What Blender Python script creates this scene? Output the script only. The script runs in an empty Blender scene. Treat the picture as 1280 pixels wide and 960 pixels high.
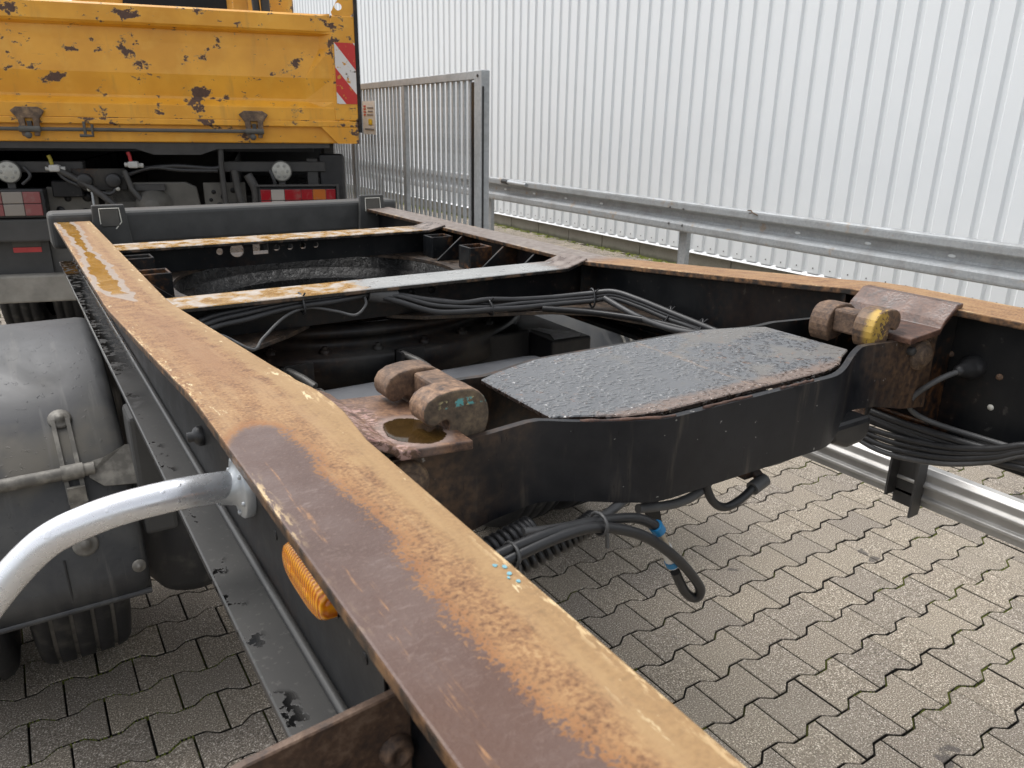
import bpy, bmesh, math, random
from mathutils import Vector, Matrix
random.seed(7)
R = math.radians
scn = bpy.context.scene
col = scn.collection

# ------------------------------------------------------------------ camera
cam_d = bpy.data.cameras.new('camera'); cam = bpy.data.objects.new('camera', cam_d); col.objects.link(cam)
CAM_H = 1.69
def cam_matrix(yaw, pitch, roll):
    cy, sy, cp, sp = math.cos(yaw), math.sin(yaw), math.cos(pitch), math.sin(pitch)
    f = Vector((sy*cp, cy*cp, -sp)); r = Vector((cy, -sy, 0)); u = r.cross(f)
    r2 = math.cos(roll)*r + math.sin(roll)*u; u2 = -math.sin(roll)*r + math.cos(roll)*u
    m = Matrix((r2, u2, -f)).transposed().to_4x4(); m.translation = (0, 0, CAM_H); return m
cam.matrix_world = cam_matrix(R(33.12), R(18.896), R(0.989))
cam_d.sensor_width = 36; cam_d.lens = 961/1280*36; cam_d.clip_start = .02; cam_d.clip_end = 600
cam_d.dof.use_dof = True; cam_d.dof.focus_distance = 1.6; cam_d.dof.aperture_fstop = 16.0
scn.camera = cam

# ------------------------------------------------------------------ sky, sun, exposure
world = bpy.data.worlds.new('World'); scn.world = world; world.use_nodes = True
wn = world.node_tree; wn.nodes.clear()
sky = wn.nodes.new('ShaderNodeTexSky'); sky.sky_type = 'NISHITA'; sky.sun_disc = False
SUN_EL, SUN_AZ = 64, 328
sky.sun_elevation = R(SUN_EL); sky.sun_rotation = R(SUN_AZ); sky.dust_density = 3.0; sky.air_density = 1.0
hs = wn.nodes.new('ShaderNodeHueSaturation'); hs.inputs['Saturation'].default_value = .22
bg = wn.nodes.new('ShaderNodeBackground'); bg.inputs['Strength'].default_value = .15
wo = wn.nodes.new('ShaderNodeOutputWorld')
wn.links.new(sky.outputs[0], hs.inputs['Color']); wn.links.new(hs.outputs[0], bg.inputs['Color']); wn.links.new(bg.outputs[0], wo.inputs[0])
sun_d = bpy.data.lights.new('sun', 'SUN'); sun = bpy.data.objects.new('sun', sun_d); col.objects.link(sun)
sun_d.energy = 1.0; sun_d.angle = R(30); sun_d.color = (1, .98, .95)
_az = R(SUN_AZ); _sd = Vector((math.sin(_az)*math.cos(R(SUN_EL)), math.cos(_az)*math.cos(R(SUN_EL)), math.sin(R(SUN_EL))))
sun.rotation_euler = _sd.to_track_quat('Z', 'Y').to_euler(); sun.location = _sd*30
vs = scn.view_settings; vs.view_transform = 'Standard'; vs.look = 'None'; vs.gamma = 1; vs.exposure = .86
vs.use_curve_mapping = False

# ------------------------------------------------------------------ shader helpers
class G:
    def __init__(s, name, coord='Object'):
        s.m = bpy.data.materials.new(name); s.m.use_nodes = True; s.t = s.m.node_tree; s.t.nodes.clear()
        s.out = s.t.nodes.new('ShaderNodeOutputMaterial'); s.p = s.t.nodes.new('ShaderNodeBsdfPrincipled')
        s.t.links.new(s.p.outputs[0], s.out.inputs[0])
        tc = s.t.nodes.new('ShaderNodeTexCoord'); s.co = tc.outputs[coord]
        s._sep = None
    def link(s, a, b):
        if isinstance(a, bpy.types.NodeSocket): s.t.links.new(a, b)
        elif a is not None:
            if b.type == 'RGBA' and len(a) == 3: a = (*a, 1)
            b.default_value = a
    def vmul(s, v, vec=None):
        n = s.t.nodes.new('ShaderNodeVectorMath'); n.operation = 'MULTIPLY'; s.link(vec or s.co, n.inputs[0]); n.inputs[1].default_value = v; return n.outputs[0]
    def noise(s, scale, detail=3, rough=.55, vec=None, dist=0):
        n = s.t.nodes.new('ShaderNodeTexNoise'); n.inputs['Scale'].default_value = scale; n.inputs['Detail'].default_value = detail
        n.inputs['Roughness'].default_value = rough; n.inputs['Distortion'].default_value = dist; s.link(vec or s.co, n.inputs['Vector']); return n.outputs['Fac']
    def vor(s, scale, feature='F1', vec=None, rand=1, out='Distance'):
        n = s.t.nodes.new('ShaderNodeTexVoronoi'); n.feature = feature; n.inputs['Scale'].default_value = scale; n.inputs['Randomness'].default_value = rand
        s.link(vec or s.co, n.inputs['Vector']); return n.outputs[out]
    def ramp(s, fac, stops, interp='LINEAR'):
        n = s.t.nodes.new('ShaderNodeValToRGB'); cr = n.color_ramp; cr.interpolation = interp
        while len(cr.elements) > 1: cr.elements.remove(cr.elements[-1])
        for i, (p, c) in enumerate(stops):
            if not isinstance(c, (tuple, list)): c = (c, c, c)
            e = cr.elements[0] if i == 0 else cr.elements.new(p)
            e.position = p; e.color = (*c[:3], 1)
        s.link(fac, n.inputs[0]); return n.outputs[0]
    def mix(s, fac, a, b, mode='MIX'):
        n = s.t.nodes.new('ShaderNodeMix'); n.data_type = 'RGBA'; n.blend_type = mode
        s.link(fac, n.inputs[0]); s.link(a, n.inputs[6]); s.link(b, n.inputs[7]); return n.outputs[2]
    def math(s, op, a, b=0.0, c=None, clamp=False):
        n = s.t.nodes.new('ShaderNodeMath'); n.operation = op; n.use_clamp = clamp; s.link(a, n.inputs[0]); s.link(b, n.inputs[1])
        if c is not None: s.link(c, n.inputs[2])
        return n.outputs[0]
    def smooth(s, v, a, b):
        n = s.t.nodes.new('ShaderNodeMapRange'); n.interpolation_type = 'SMOOTHSTEP'; s.link(v, n.inputs[0]); s.link(a, n.inputs[1]); s.link(b, n.inputs[2]); return n.outputs[0]
    def lin(s, v, a, b, c=0.0, d=1.0):
        n = s.t.nodes.new('ShaderNodeMapRange'); s.link(v, n.inputs[0]); s.link(a, n.inputs[1]); s.link(b, n.inputs[2]); s.link(c, n.inputs[3]); s.link(d, n.inputs[4]); return n.outputs[0]
    def xyz(s):
        if s._sep is None:
            n = s.t.nodes.new('ShaderNodeSeparateXYZ'); s.link(s.co, n.inputs[0]); s._sep = n.outputs
        return s._sep
    def nz(s):
        g = s.t.nodes.new('ShaderNodeNewGeometry'); n = s.t.nodes.new('ShaderNodeSeparateXYZ'); s.link(g.outputs['Normal'], n.inputs[0]); return n.outputs[2]
    def ny(s):
        g = s.t.nodes.new('ShaderNodeNewGeometry'); n = s.t.nodes.new('ShaderNodeSeparateXYZ'); s.link(g.outputs['Normal'], n.inputs[0]); return n.outputs[1]
    def rnd(s): return s.t.nodes.new('ShaderNodeObjectInfo').outputs['Random']
    def attr(s, name):
        n = s.t.nodes.new('ShaderNodeAttribute'); n.attribute_name = name; return n.outputs['Fac']
    def bump(s, h, strength=.3, dist=.005, normal=None):
        n = s.t.nodes.new('ShaderNodeBump'); n.inputs['Strength'].default_value = strength; n.inputs['Distance'].default_value = dist
        s.link(h, n.inputs['Height']); s.link(normal, n.inputs['Normal']) if normal is not None else None; return n.outputs[0]
    def done(s, color, rough=.6, metal=0.0, normal=None, spec=None, coat=None):
        s.link(color, s.p.inputs['Base Color']); s.link(rough, s.p.inputs['Roughness']); s.link(metal, s.p.inputs['Metallic'])
        if normal is not None: s.link(normal, s.p.inputs['Normal'])
        if spec is not None: s.link(spec, s.p.inputs['Specular IOR Level'])
        if coat is not None: s.link(coat, s.p.inputs['Coat Weight'])
        return s.m
M = {}

def m_black(name, dust=.5, wet=0.0, rust=.0, base=(.006, .007, .0085)):
    g = G(name); n1 = g.noise(7, 5, .6); n2 = g.noise(60, 3); n3 = g.noise(2.3, 4)
    up = g.smooth(g.nz(), .3, .95)
    streak = g.noise(1, 4, .6, g.vmul((38, 38, 3.5)))
    f = g.math('MULTIPLY', g.smooth(n1, .42, .78), dust)
    f = g.math('ADD', f, g.math('MULTIPLY', up, .18*dust), clamp=True)
    f = g.math('ADD', f, g.math('MULTIPLY', g.smooth(streak, .52, .75), .35*dust), clamp=True)
    c = g.mix(f, base, (.050, .046, .040))
    c = g.mix(g.math('MULTIPLY', g.smooth(n2, .66, .74), .25), c, (.12, .115, .105))
    if rust:
        rf = g.math('MULTIPLY', g.smooth(g.math('ADD', n3, g.math('MULTIPLY', n2, .35)), .66, .84), rust)
        c = g.mix(rf, c, g.ramp(n2, [(.3, (.055, .022, .010)), (.7, (.16, .072, .028))]))
    ro = g.lin(n1, .3, .7, .30, .55)
    if wet: ro = g.math('SUBTRACT', ro, g.math('MULTIPLY', up, wet), clamp=True)
    M[name] = g.done(c, ro, 0, g.bump(g.noise(180, 2), .12, .001), .28)
m_black('black_paint', .55, 0, .35)
m_black('black_paint_clean', .22, 0, .1)
m_black('black_grease', .12, .1, 0, (.006, .006, .007))
def m_grease():
    g = G('wet_grease'); n = g.noise(45, 5, .65); n2 = g.noise(9, 4)
    M['wet_grease'] = g.done(g.mix(g.smooth(n2, .5, .7), (.004, .004, .004), (.016, .014, .013)), g.lin(n, .4, .6, .15, .6), 0, g.bump(n, 1.0, .012), .25)
m_grease()
m_black('dirty_black', 1.0, 0, .15, (.016, .016, .017))
m_black('dirty_chassis', .95, 0, .5, (.014, .013, .013))
m_black('rusty_black', .6, 0, 1.0)

def m_flange():
    # bottom flange of a rail: grey film with flakes where the wet black paint shows
    g = G('flange_grey'); n1 = g.noise(9, 5); fl = g.noise(48, 5, .62, g.vmul((1, .8, 1))); n2 = g.noise(150, 2)
    edge_ = g.smooth(g.xyz()[0], .172, .150); mask = g.math('MULTIPLY', g.smooth(fl, .565, .575), g.math('MULTIPLY', edge_, g.smooth(g.noise(9.1, 2), .44, .54)))
    far = g.smooth(g.math('ADD', g.xyz()[1], g.noise(4, 3)), 2.0, 2.5)
    mask = g.math('MAXIMUM', mask, g.math('MULTIPLY', far, g.smooth(fl, .44, .47)))
    c = g.mix(n1, (.030, .030, .030), (.068, .066, .062)); c = g.mix(g.math('MULTIPLY', g.smooth(n2, .62, .7), .35), c, (.13, .125, .115))
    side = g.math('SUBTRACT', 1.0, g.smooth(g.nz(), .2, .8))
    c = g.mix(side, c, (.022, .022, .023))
    M['flange_grey'] = g.done(g.mix(mask, c, (.006, .006, .006)), g.mix(mask, (.42,)*3, (.08,)*3), 0, g.bump(g.math('MULTIPLY', mask, -1), .3, .0012))
m_flange()

def m_rail(name, x0, w, left):
    g = G(name); X, Y, Z = g.xyz()
    u = g.lin(X, x0, x0+w)
    fine = g.noise(260, 3, .6); mid = g.noise(42, 4, .6); big = g.noise(6, 4, .6); streak = g.noise(1, 5, .6, g.vmul((60, 3.2, 60)))
    dark = (.120, .050, .020); org = (.300, .166, .072); tan = (.35, .222, .110); pale = (.60, .44, .24)
    c = g.ramp(g.math('ADD', g.math('MULTIPLY', fine, .62), g.math('MULTIPLY', mid, .38)), [(.36, (.105, .050, .024)), (.46, (.215, .110, .050)), (.55, org), (.67, (.40, .25, .12))])
    c = g.mix(g.math('MULTIPLY', g.smooth(streak, .45, .72), .75), c, tan)
    c = g.mix(g.math('MULTIPLY', g.smooth(big, .5, .72), .5), c, (.31, .175, .085))
    rough = .62
    if left:
        # clean tan strip towards the inner edge, thick orange band in the middle
        inner = g.smooth(g.math('ADD', u, g.math('MULTIPLY', g.math('SUBTRACT', mid, .5), .35)), .68, .86)
        c = g.mix(g.math('MULTIPLY', inner, .7), c, g.mix(streak, (.255, .158, .070), (.375, .245, .115)))
        # brown band down the middle of the ramp
        band = g.math('MULTIPLY', g.smooth(g.math('ABSOLUTE', g.math('SUBTRACT', u, .48)), .34, .05), g.math('MULTIPLY', g.smooth(Y, .78, 1.05), g.smooth(Y, 1.75, 1.45)))
        c = g.mix(g.math('MULTIPLY', band, g.lin(mid, .3, .7, .25, .8)), c, (.24, .125, .062))
        # damp purple-brown film over the outer half, near end
        wob = g.math('ADD', g.math('MULTIPLY', g.math('SUBTRACT', g.noise(24, 5, .65), .5), .26), g.math('MULTIPLY', g.math('SUBTRACT', fine, .5), .42))
        ub = g.ramp(g.lin(Y, .15, .80), [(0, .60), (.1, .56), (.2, .50), (.3, .45), (.42, .47), (.5, .54), (.6, .50), (.7, .49), (.84, .50), (.90, .47), (.95, .40)])
        d = g.math('SUBTRACT', g.math('ADD', ub, wob), u)
        ue = g.math('SUBTRACT', u, .28); yend = g.math('SUBTRACT', .752, g.math('MULTIPLY', g.math('MULTIPLY', ue, ue), .5)); yend = g.math('ADD', yend, g.math('MULTIPLY', wob, .07))
        d = g.math('MINIMUM', d, g.math('MULTIPLY', g.math('SUBTRACT', yend, Y), 4.0))
        pm = g.smooth(d, -.03, .045); rim = g.math('MULTIPLY', g.smooth(d, -.10, .0), g.math('SUBTRACT', 1.0, pm))
        pc = g.ramp(g.noise(9, 5, .6), [(.30, (.070, .040, .030)), (.48, (.102, .063, .051)), (.62, (.130, .090, .077)), (.75, (.17, .128, .113))])
        pc = g.mix(g.math('MULTIPLY', g.smooth(fine, .55, .7), .35), pc, (.22, .155, .125))
        fe = g.math('MULTIPLY', g.smooth(g.noise(1, 5, .75, g.vmul((70, 190, 60)), .8), .52, .66), g.smooth(g.noise(13, 3), .44, .60)); pc = g.mix(g.math('MULTIPLY', fe, .35), pc, (.27, .21, .185))
        dn = g.smooth(Y, .50, .25); pc = g.mix(g.math('MULTIPLY', dn, g.lin(g.noise(7, 4), .35, .6, .2, .85)), pc, (.100, .052, .035))
        scr = g.math('MULTIPLY', g.smooth(g.noise(1, 5, .7, g.vmul((150, 9, 60))), .57, .66), g.smooth(g.math('ABSOLUTE', g.math('SUBTRACT', u, .16)), .10, .02))
        pc = g.mix(g.math('MULTIPLY', scr, g.lin(g.noise(90, 3), .4, .6, .1, .7)), pc, (.40, .21, .09))
        c = g.mix(g.math('MULTIPLY', rim, .75), c, (.27, .115, .040))
        c = g.mix(pm, c, pc)
        # ochre puddle with a grey rim on the low front part
        w2 = g.math('MULTIPLY', g.math('SUBTRACT', g.noise(14, 4), .5), .36)
        lo = g.ramp(g.lin(Y, 1.7, 3.5), [(.05, .5), (.075, .30), (.10, .12), (.16, .0), (.30, -.02), (.36, .10), (.6, .12), (.8, .05), (1, .0)])
        hi = g.ramp(g.lin(Y, 1.7, 3.5), [(.045, .5), (.07, .52), (.10, .60), (.16, .56), (.24, .52), (.31, .62), (.36, .55), (.6, .50), (.8, .62), (.95, .5), (1, .4)])
        du = g.math('MINIMUM', g.math('SUBTRACT', u, lo), g.math('SUBTRACT', hi, u)); du = g.math('ADD', du, w2)
        rimf = g.math('MULTIPLY', g.smooth(du, -.02, .02), g.smooth(Y, 1.77, 1.80)); pud = g.math('MULTIPLY', g.smooth(du, .10, .14), g.smooth(Y, 1.86, 1.90))
        c = g.mix(rimf, c, g.mix(g.noise(60, 3), (.26, .21, .175), (.38, .315, .26)))
        pudc = g.mix(g.smooth(g.noise(16, 4), .4, .66), (.27, .135, .018), (.36, .20, .05))
        c = g.mix(pud, c, g.mix(g.smooth(g.noise(38, 4, .6), .62, .7), pudc, (.50, .36, .18)))
        rough = g.mix(pud, g.mix(pm, g.mix(rimf, (.62,)*3, (.35,)*3), (.42,)*3), (.10,)*3)
    else:
        gr = g.smooth(g.math('ADD', Y, g.math('MULTIPLY', mid, .12)), 1.70, 1.86)
        c = g.mix(gr, c, g.ramp(mid, [(.35, (.13, .098, .08)), (.6, (.24, .20, .175)), (.8, (.33, .29, .26))]))
        rough = g.mix(gr, (.6,)*3, (.38,)*3)
    # scraped pale edges, dark flange edge
    ed = g.math('MULTIPLY', g.smooth(g.math('ABSOLUTE', g.math('SUBTRACT', u, .5)), .40, .50), g.smooth(g.noise(5, 3), .46, .60))
    c = g.mix(g.math('MULTIPLY', ed, g.smooth(g.noise(1, 5, .7, g.vmul((220, 45, 100))), .50, .58)), c, pale)
    sc2 = g.math('MULTIPLY', g.smooth(g.noise(1, 5, .7, g.vmul((90, 22, 60))), .62, .66), g.smooth(g.math('ABSOLUTE', g.math('SUBTRACT', u, .5)), .26, .40))
    if left: c = g.mix(g.math('MULTIPLY', sc2, g.math('SUBTRACT', 1.0, pm)), c, (.62, .50, .30))
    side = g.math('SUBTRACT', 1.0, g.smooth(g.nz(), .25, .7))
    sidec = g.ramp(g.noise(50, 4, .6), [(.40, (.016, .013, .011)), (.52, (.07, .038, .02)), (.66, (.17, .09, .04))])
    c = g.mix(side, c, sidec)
    h = g.math('ADD', fine, g.math('MULTIPLY', mid, 1.5))
    M[name] = g.done(c, rough, 0, g.bump(h, .32, .0014), .35)
m_rail('rusty_rail_left', .141, .121, True)
m_rail('rusty_rail_right', 1.365, .121, False)

def m_rust(name, a, b, d, rough=.7, wet=False):
    g = G(name); n1 = g.noise(38, 4, .62); n2 = g.noise(210, 3, .6); n3 = g.noise(9, 4)
    c = g.ramp(g.math('ADD', g.math('MULTIPLY', n1, .6), g.math('MULTIPLY', n2, .4)), [(.36, d), (.5, a), (.66, b)])
    c = g.mix(g.math('MULTIPLY', g.smooth(n3, .48, .68), .6), c, d)
    ro = rough
    if wet: ro = g.lin(n3, .35, .6, .25, .65)
    M[name] = g.done(c, ro, 0, g.bump(g.math('ADD', n1, g.math('MULTIPLY', n2, .5)), .5, .002))
m_rust('rust_hook', (.125, .076, .048), (.235, .145, .088), (.045, .030, .024))
m_rust('rust_dark', (.085, .042, .028), (.15, .078, .05), (.035, .022, .018), .5, True)
m_rust('floor_brown', (.042, .030, .022), (.105, .070, .045), (.012, .010, .009), .5, True)
m_rust('hinge_rust', (.13, .085, .055), (.30, .20, .11), (.055, .038, .028))
m_rust('rust_plate_brown', (.10, .058, .036), (.19, .125, .085), (.05, .032, .024), .6)
def m_cross(name, split):
    g = G(name); X, Y, Z = g.xyz(); n1 = g.noise(24, 5, .65); n2 = g.noise(160, 3); n3 = g.noise(11, 4)
    och = g.ramp(n1, [(.36, (.24, .125, .03)), (.48, (.34, .20, .06)), (.54, (.37, .31, .25)), (.7, (.46, .41, .36))])
    gry = g.ramp(g.math('ADD', g.math('MULTIPLY', n2, .5), g.math('MULTIPLY', n3, .5)), [(.35, (.22, .225, .22)), (.65, (.36, .365, .355))])
    f = g.smooth(g.math('ADD', X, g.math('MULTIPLY', g.math('SUBTRACT', n1, .5), .12)), split-.01, split+.02)
    c = g.mix(f, och, gry); br = g.smooth(g.math('ADD', X, g.math('MULTIPLY', n1, .2)), 1.34, 1.40); c = g.mix(br, c, g.ramp(n1, [(.4, (.085, .055, .04)), (.6, (.23, .19, .165))]))
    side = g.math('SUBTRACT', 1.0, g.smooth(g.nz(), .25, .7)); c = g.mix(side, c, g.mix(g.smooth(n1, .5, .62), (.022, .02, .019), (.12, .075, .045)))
    M[name] = g.done(c, g.lin(n1, .4, .6, .22, .5), 0, g.bump(g.math('ADD', n1, n2), .2, .0012))
m_cross('cross_top', .70); m_cross('cross_top_tan', 1.6)

def m_plate_left():
    # rusty mount plate with scraped pinkish primer and a brown puddle
    g = G('rust_plate_puddle'); X, Y, Z = g.xyz(); n1 = g.noise(45, 4, .62); n2 = g.noise(230, 3)
    c = g.ramp(g.math('ADD', g.math('MULTIPLY', n1, .6), g.math('MULTIPLY', n2, .4)), [(.36, (.050, .028, .021)), (.5, (.125, .068, .042)), (.66, (.26, .145, .080))])
    sc = g.math('MULTIPLY', g.smooth(g.noise(1, 5, .7, g.vmul((90, 170, 90)), .5), .49, .56), g.math('MULTIPLY', g.smooth(X, .338, .312), g.smooth(Y, .85, .80)))
    c = g.mix(sc, c, g.mix(n1, (.32, .10, .07), (.48, .40, .36)))
    dx = g.math('DIVIDE', g.math('SUBTRACT', X, .345), .034); dy = g.math('DIVIDE', g.math('SUBTRACT', Y, .728), .042)
    r2 = g.math('ADD', g.math('MULTIPLY', dx, dx), g.math('MULTIPLY', dy, dy)); r2 = g.math('ADD', r2, g.math('MULTIPLY', g.math('SUBTRACT', n1, .5), .8))
    pud = g.math('SUBTRACT', 1.0, g.smooth(r2, .92, 1.02)); rim = g.math('SUBTRACT', 1.0, g.smooth(r2, 1.1, 1.9))
    c = g.mix(g.math('MULTIPLY', rim, .6), c, (.30, .23, .20)); c = g.mix(pud, c, g.mix(n1, (.018, .010, .003), (.060, .034, .010)))
    M['rust_plate_puddle'] = g.done(c, g.mix(pud, (.5,)*3, (.04,)*3), 0, g.bump(g.math('MULTIPLY', g.math('ADD', n1, g.math('MULTIPLY', n2, .5)), g.math('SUBTRACT', 1.0, pud)), .5, .002))
m_plate_left()

def m_hook_paint():
    g = G('hook_yellow'); n = g.noise(60, 5, .7); X, Y, Z = g.xyz(); f = g.math('MULTIPLY', g.smooth(g.math('ADD', n, g.math('MULTIPLY', g.math('SUBTRACT', 1.195, X), 5.0)), .46, .50), g.smooth(Y, .735, .720))
    r = g.ramp(g.noise(90, 4), [(.35, (.05, .035, .028)), (.6, (.17, .10, .055))])
    M['hook_yellow'] = g.done(g.mix(f, r, g.mix(g.noise(30, 3), (.36, .22, .035), (.52, .34, .07))), .55, 0, g.bump(n, .4, .002))
    g = G('hook_marked'); n = g.noise(55, 4, .65); n2 = g.noise(160, 3); X, Y, Z = g.xyz()
    r = g.ramp(g.math('ADD', g.math('MULTIPLY', n, .6), g.math('MULTIPLY', n2, .4)), [(.36, (.045, .034, .025)), (.5, (.105, .076, .050)), (.66, (.185, .135, .082))])
    face = g.smooth(g.ny(), -.6, -.9); rim = g.ramp(g.math('ADD', g.math('MULTIPLY', n, .5), g.math('MULTIPLY', n2, .5)), [(.38, (.05, .032, .024)), (.5, (.165, .095, .055)), (.64, (.31, .19, .11))]); r = g.mix(face, rim, r)
    band = g.math('MULTIPLY', g.smooth(g.math('ABSOLUTE', g.math('SUBTRACT', Z, 1.389)), .006, .003), g.smooth(g.math('ABSOLUTE', g.math('SUBTRACT', X, .400)), .034, .026))
    spot = g.math('MULTIPLY', band, g.smooth(g.noise(120, 3, .6), .50, .56))
    M['hook_marked'] = g.done(g.mix(spot, r, g.mix(g.smooth(g.noise(70, 2), .48, .54), (.10, .34, .34), (.50, .44, .22))), .6, 0, g.bump(n, .4, .002))
m_hook_paint()

def m_wet_plate():
    g = G('wet_plate'); X, Y, Z = g.xyz(); warp = g.vmul((1, .55, 1))
    nzv = g.t.nodes.new('ShaderNodeTexNoise'); nzv.inputs['Scale'].default_value = 60; g.link(g.co, nzv.inputs['Vector'])
    wv = g.t.nodes.new('ShaderNodeVectorMath'); wv.operation = 'MULTIPLY_ADD'; g.link(nzv.outputs['Color'], wv.inputs[0]); wv.inputs[1].default_value = (.016, .012, 0); g.link(g.co, wv.inputs[2])
    v = g.vor(1, vec=g.vmul((70, 105, 70), wv.outputs[0])); v2 = g.vor(1, vec=g.vmul((160, 210, 160), wv.outputs[0])); gate = g.smooth(g.noise(26, 2), .34, .46)
    drops = g.math('MULTIPLY', g.math('MAXIMUM', g.smooth(v, .58, .18), g.math('MULTIPLY', g.smooth(v2, .45, .15), .45)), gate)
    n = g.noise(11, 5); n2 = g.noise(60, 4, .65)
    bare = g.smooth(g.math('ADD', n, g.math('MULTIPLY', g.math('SUBTRACT', X, .8), .45)), .56, .66)
    c = g.mix(n, (.085, .089, .096), (.140, .144, .150)); c = g.mix(g.math('MULTIPLY', bare, .6), c, (.145, .130, .112))
    rs = g.math('MULTIPLY', g.smooth(n2, .60, .68), g.smooth(g.noise(5, 3), .48, .6)); c = g.mix(g.math('MULTIPLY', rs, .7), c, (.22, .12, .075))
    wet = g.math('MULTIPLY', drops, g.math('SUBTRACT', 1.0, g.math('MULTIPLY', bare, .75)))
    sm_ = g.smooth(g.math('ABSOLUTE', g.math('SUBTRACT', g.math('ADD', X, g.math('MULTIPLY', g.noise(18, 3), .02)), .844)), .0045, .0020); c = g.mix(g.math('MULTIPLY', sm_, g.lin(n2, .4, .6, .0, .6)), c, (.26, .19, .14))
    rz = g.smooth(g.math('SUBTRACT', Y, g.math('MULTIPLY', n2, .03)), .675, .655); c = g.mix(g.math('MULTIPLY', rz, .6), c, (.20, .125, .085))
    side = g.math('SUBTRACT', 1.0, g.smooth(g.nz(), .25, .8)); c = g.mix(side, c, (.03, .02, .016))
    M['wet_plate'] = g.done(c, g.lin(g.smooth(wet, .05, .3), 0, 1, .42, .07), 0, g.bump(wet, .75, .0036))
m_wet_plate()

def m_saddle():
    # black painted rear plate of the saddle: brown rust towards both ends, thin dark runs
    g = G('saddle_black'); X, Y, Z = g.xyz(); n = g.noise(9, 5, .6); n2 = g.noise(80, 3); st = g.noise(1, 4, .6, g.vmul((45, 45, 5)))
    c = g.mix(g.smooth(n, .35, .75), (.008, .009, .012), (.024, .024, .026)); c = g.mix(g.math('MULTIPLY', g.smooth(st, .55, .74), .55), c, (.10, .085, .068))
    off = g.math('ABSOLUTE', g.math('SUBTRACT', X, .8135)); e = g.smooth(g.math('ADD', off, g.math('MULTIPLY', g.math('SUBTRACT', n, .5), .35)), .33, .50)
    c = g.mix(g.math('MULTIPLY', e, .85), c, g.ramp(n2, [(.35, (.05, .035, .028)), (.65, (.155, .092, .052))]))
    runs = g.smooth(g.noise(1, 2, .5, g.vmul((420, 420, 55))), .715, .74); c = g.mix(g.math('MULTIPLY', runs, .9), c, (.004, .004, .005))
    c = g.mix(g.math('MULTIPLY', g.smooth(g.noise(95, 2), .735, .76), .8), c, (.30, .29, .27))
    M['saddle_black'] = g.done(c, g.lin(n, .3, .7, .28, .5), 0, g.bump(n2, .1, .001), .3)
m_saddle()

def m_zinc(name, base=.36, rough=.42, metal=.55, rustf=0):
    g = G(name); v = g.vor(55, out='Color'); sp = g.t.nodes.new('ShaderNodeSeparateColor'); g.link(v, sp.inputs[0]); n = g.noise(6, 4); n2 = g.noise(150, 3)
    c = g.mix(g.math('MULTIPLY', sp.outputs[0], .5), (base*.80, base*.85, base*.88), (base*1.15, base*1.18, base*1.2))
    c = g.mix(g.math('MULTIPLY', g.smooth(n, .45, .7), .5), c, (base*.62, base*.62, base*.60))
    c = g.mix(g.math('MULTIPLY', g.smooth(n2, .6, .72), .3), c, (base*1.5,)*3)
    if rustf:
        rm = g.math('MULTIPLY', g.smooth(g.noise(5, 5, .65), .60, .70), rustf); c = g.mix(rm, c, (.34, .22, .10))
    M[name] = g.done(c, g.lin(n, .3, .7, rough-.1, rough+.12), metal, g.bump(n2, .08, .001))
m_zinc('galvanised', .48, .4, .45); m_zinc('guardrail_zinc', .37, .55, .15, .5); m_zinc('gate_zinc', .43, .5, .15)

def m_simple(name, c, rough=.5, metal=0, var=.15, scale=20, bump=.1):
    g = G(name); n = g.noise(scale, 4, .6)
    M[name] = g.done(g.mix(n, tuple(x*(1-var*2) for x in c), tuple(min(1, x*(1+var*2)) for x in c)), g.lin(n, .3, .7, max(.03, rough-.08), min(1, rough+.1)), metal, g.bump(g.noise(scale*8, 2), bump, .001))
m_simple('cladding_white', (.735, .765, .78), .42, 0, .02, 1.2, .01)
m_simple('cladding_cap', (.72, .735, .74), .4, 0, .04, 4, .02)
m_simple('rubber_cable', (.022, .022, .023), .42, 0, .3, 40)
m_simple('grey_cable', (.075, .075, .075), .5, 0, .25, 40)
m_simple('plastic_black', (.014, .014, .015), .4, 0, .3, 30)
m_simple('tank_grey', (.090, .093, .100), .42, 0, .2, 9)
m_simple('strap_steel', (.10, .095, .088), .45, .3, .3, 40)
m_simple('alu', (.47, .46, .44), .40, .55, .12, 14)
m_simple('screw_dark', (.10, .10, .10), .5, .3)
m_simple('blue_collar', (.02, .20, .42), .4)
m_simple('brass', (.42, .36, .27), .4, .4, .3, 60)
m_simple('white_marker', (.70, .68, .60), .6, 0, .1)
m_simple('sign_white', (.68, .68, .66), .45, 0, .05)
m_simple('sign_yellow', (.75, .52, .03), .5); m_simple('sign_red', (.50, .05, .05), .5); m_simple('sign_grey', (.22, .22, .24), .5)
m_simple('dark_steel', (.045, .043, .041), .55, .1, .35, 14)
m_simple('coupling_grey', (.085, .080, .070), .7, 0, .35, 10)
m_simple('bumper_grey', (.25, .235, .205), .7, 0, .3, 9)
m_simple('mudflap', (.055, .054, .052), .7, 0, .3, 8)
m_simple('dusty_box', (.085, .082, .076), .7, 0, .25, 7)
m_simple('coupler_red', (.30, .012, .015), .5); m_simple('coupler_yellow', (.26, .21, .02), .5); m_simple('coupler_cap', (.42, .42, .40), .5)
m_simple('lamp_diode', (.26, .26, .24), .3)
m_simple('lamp_white', (.36, .355, .32), .25, 0, .1, 40)
m_simple('head_grey', (.052, .052, .050), .6, 0, .35, 12, .2)
m_simple('twig', (.12, .08, .05), .8)
m_simple('white_paint_patch', (.45, .45, .45), .5, 0, .4, 60)
m_simple('blue_paint', (.16, .36, .42), .5, 0, .2, 80)

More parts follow.
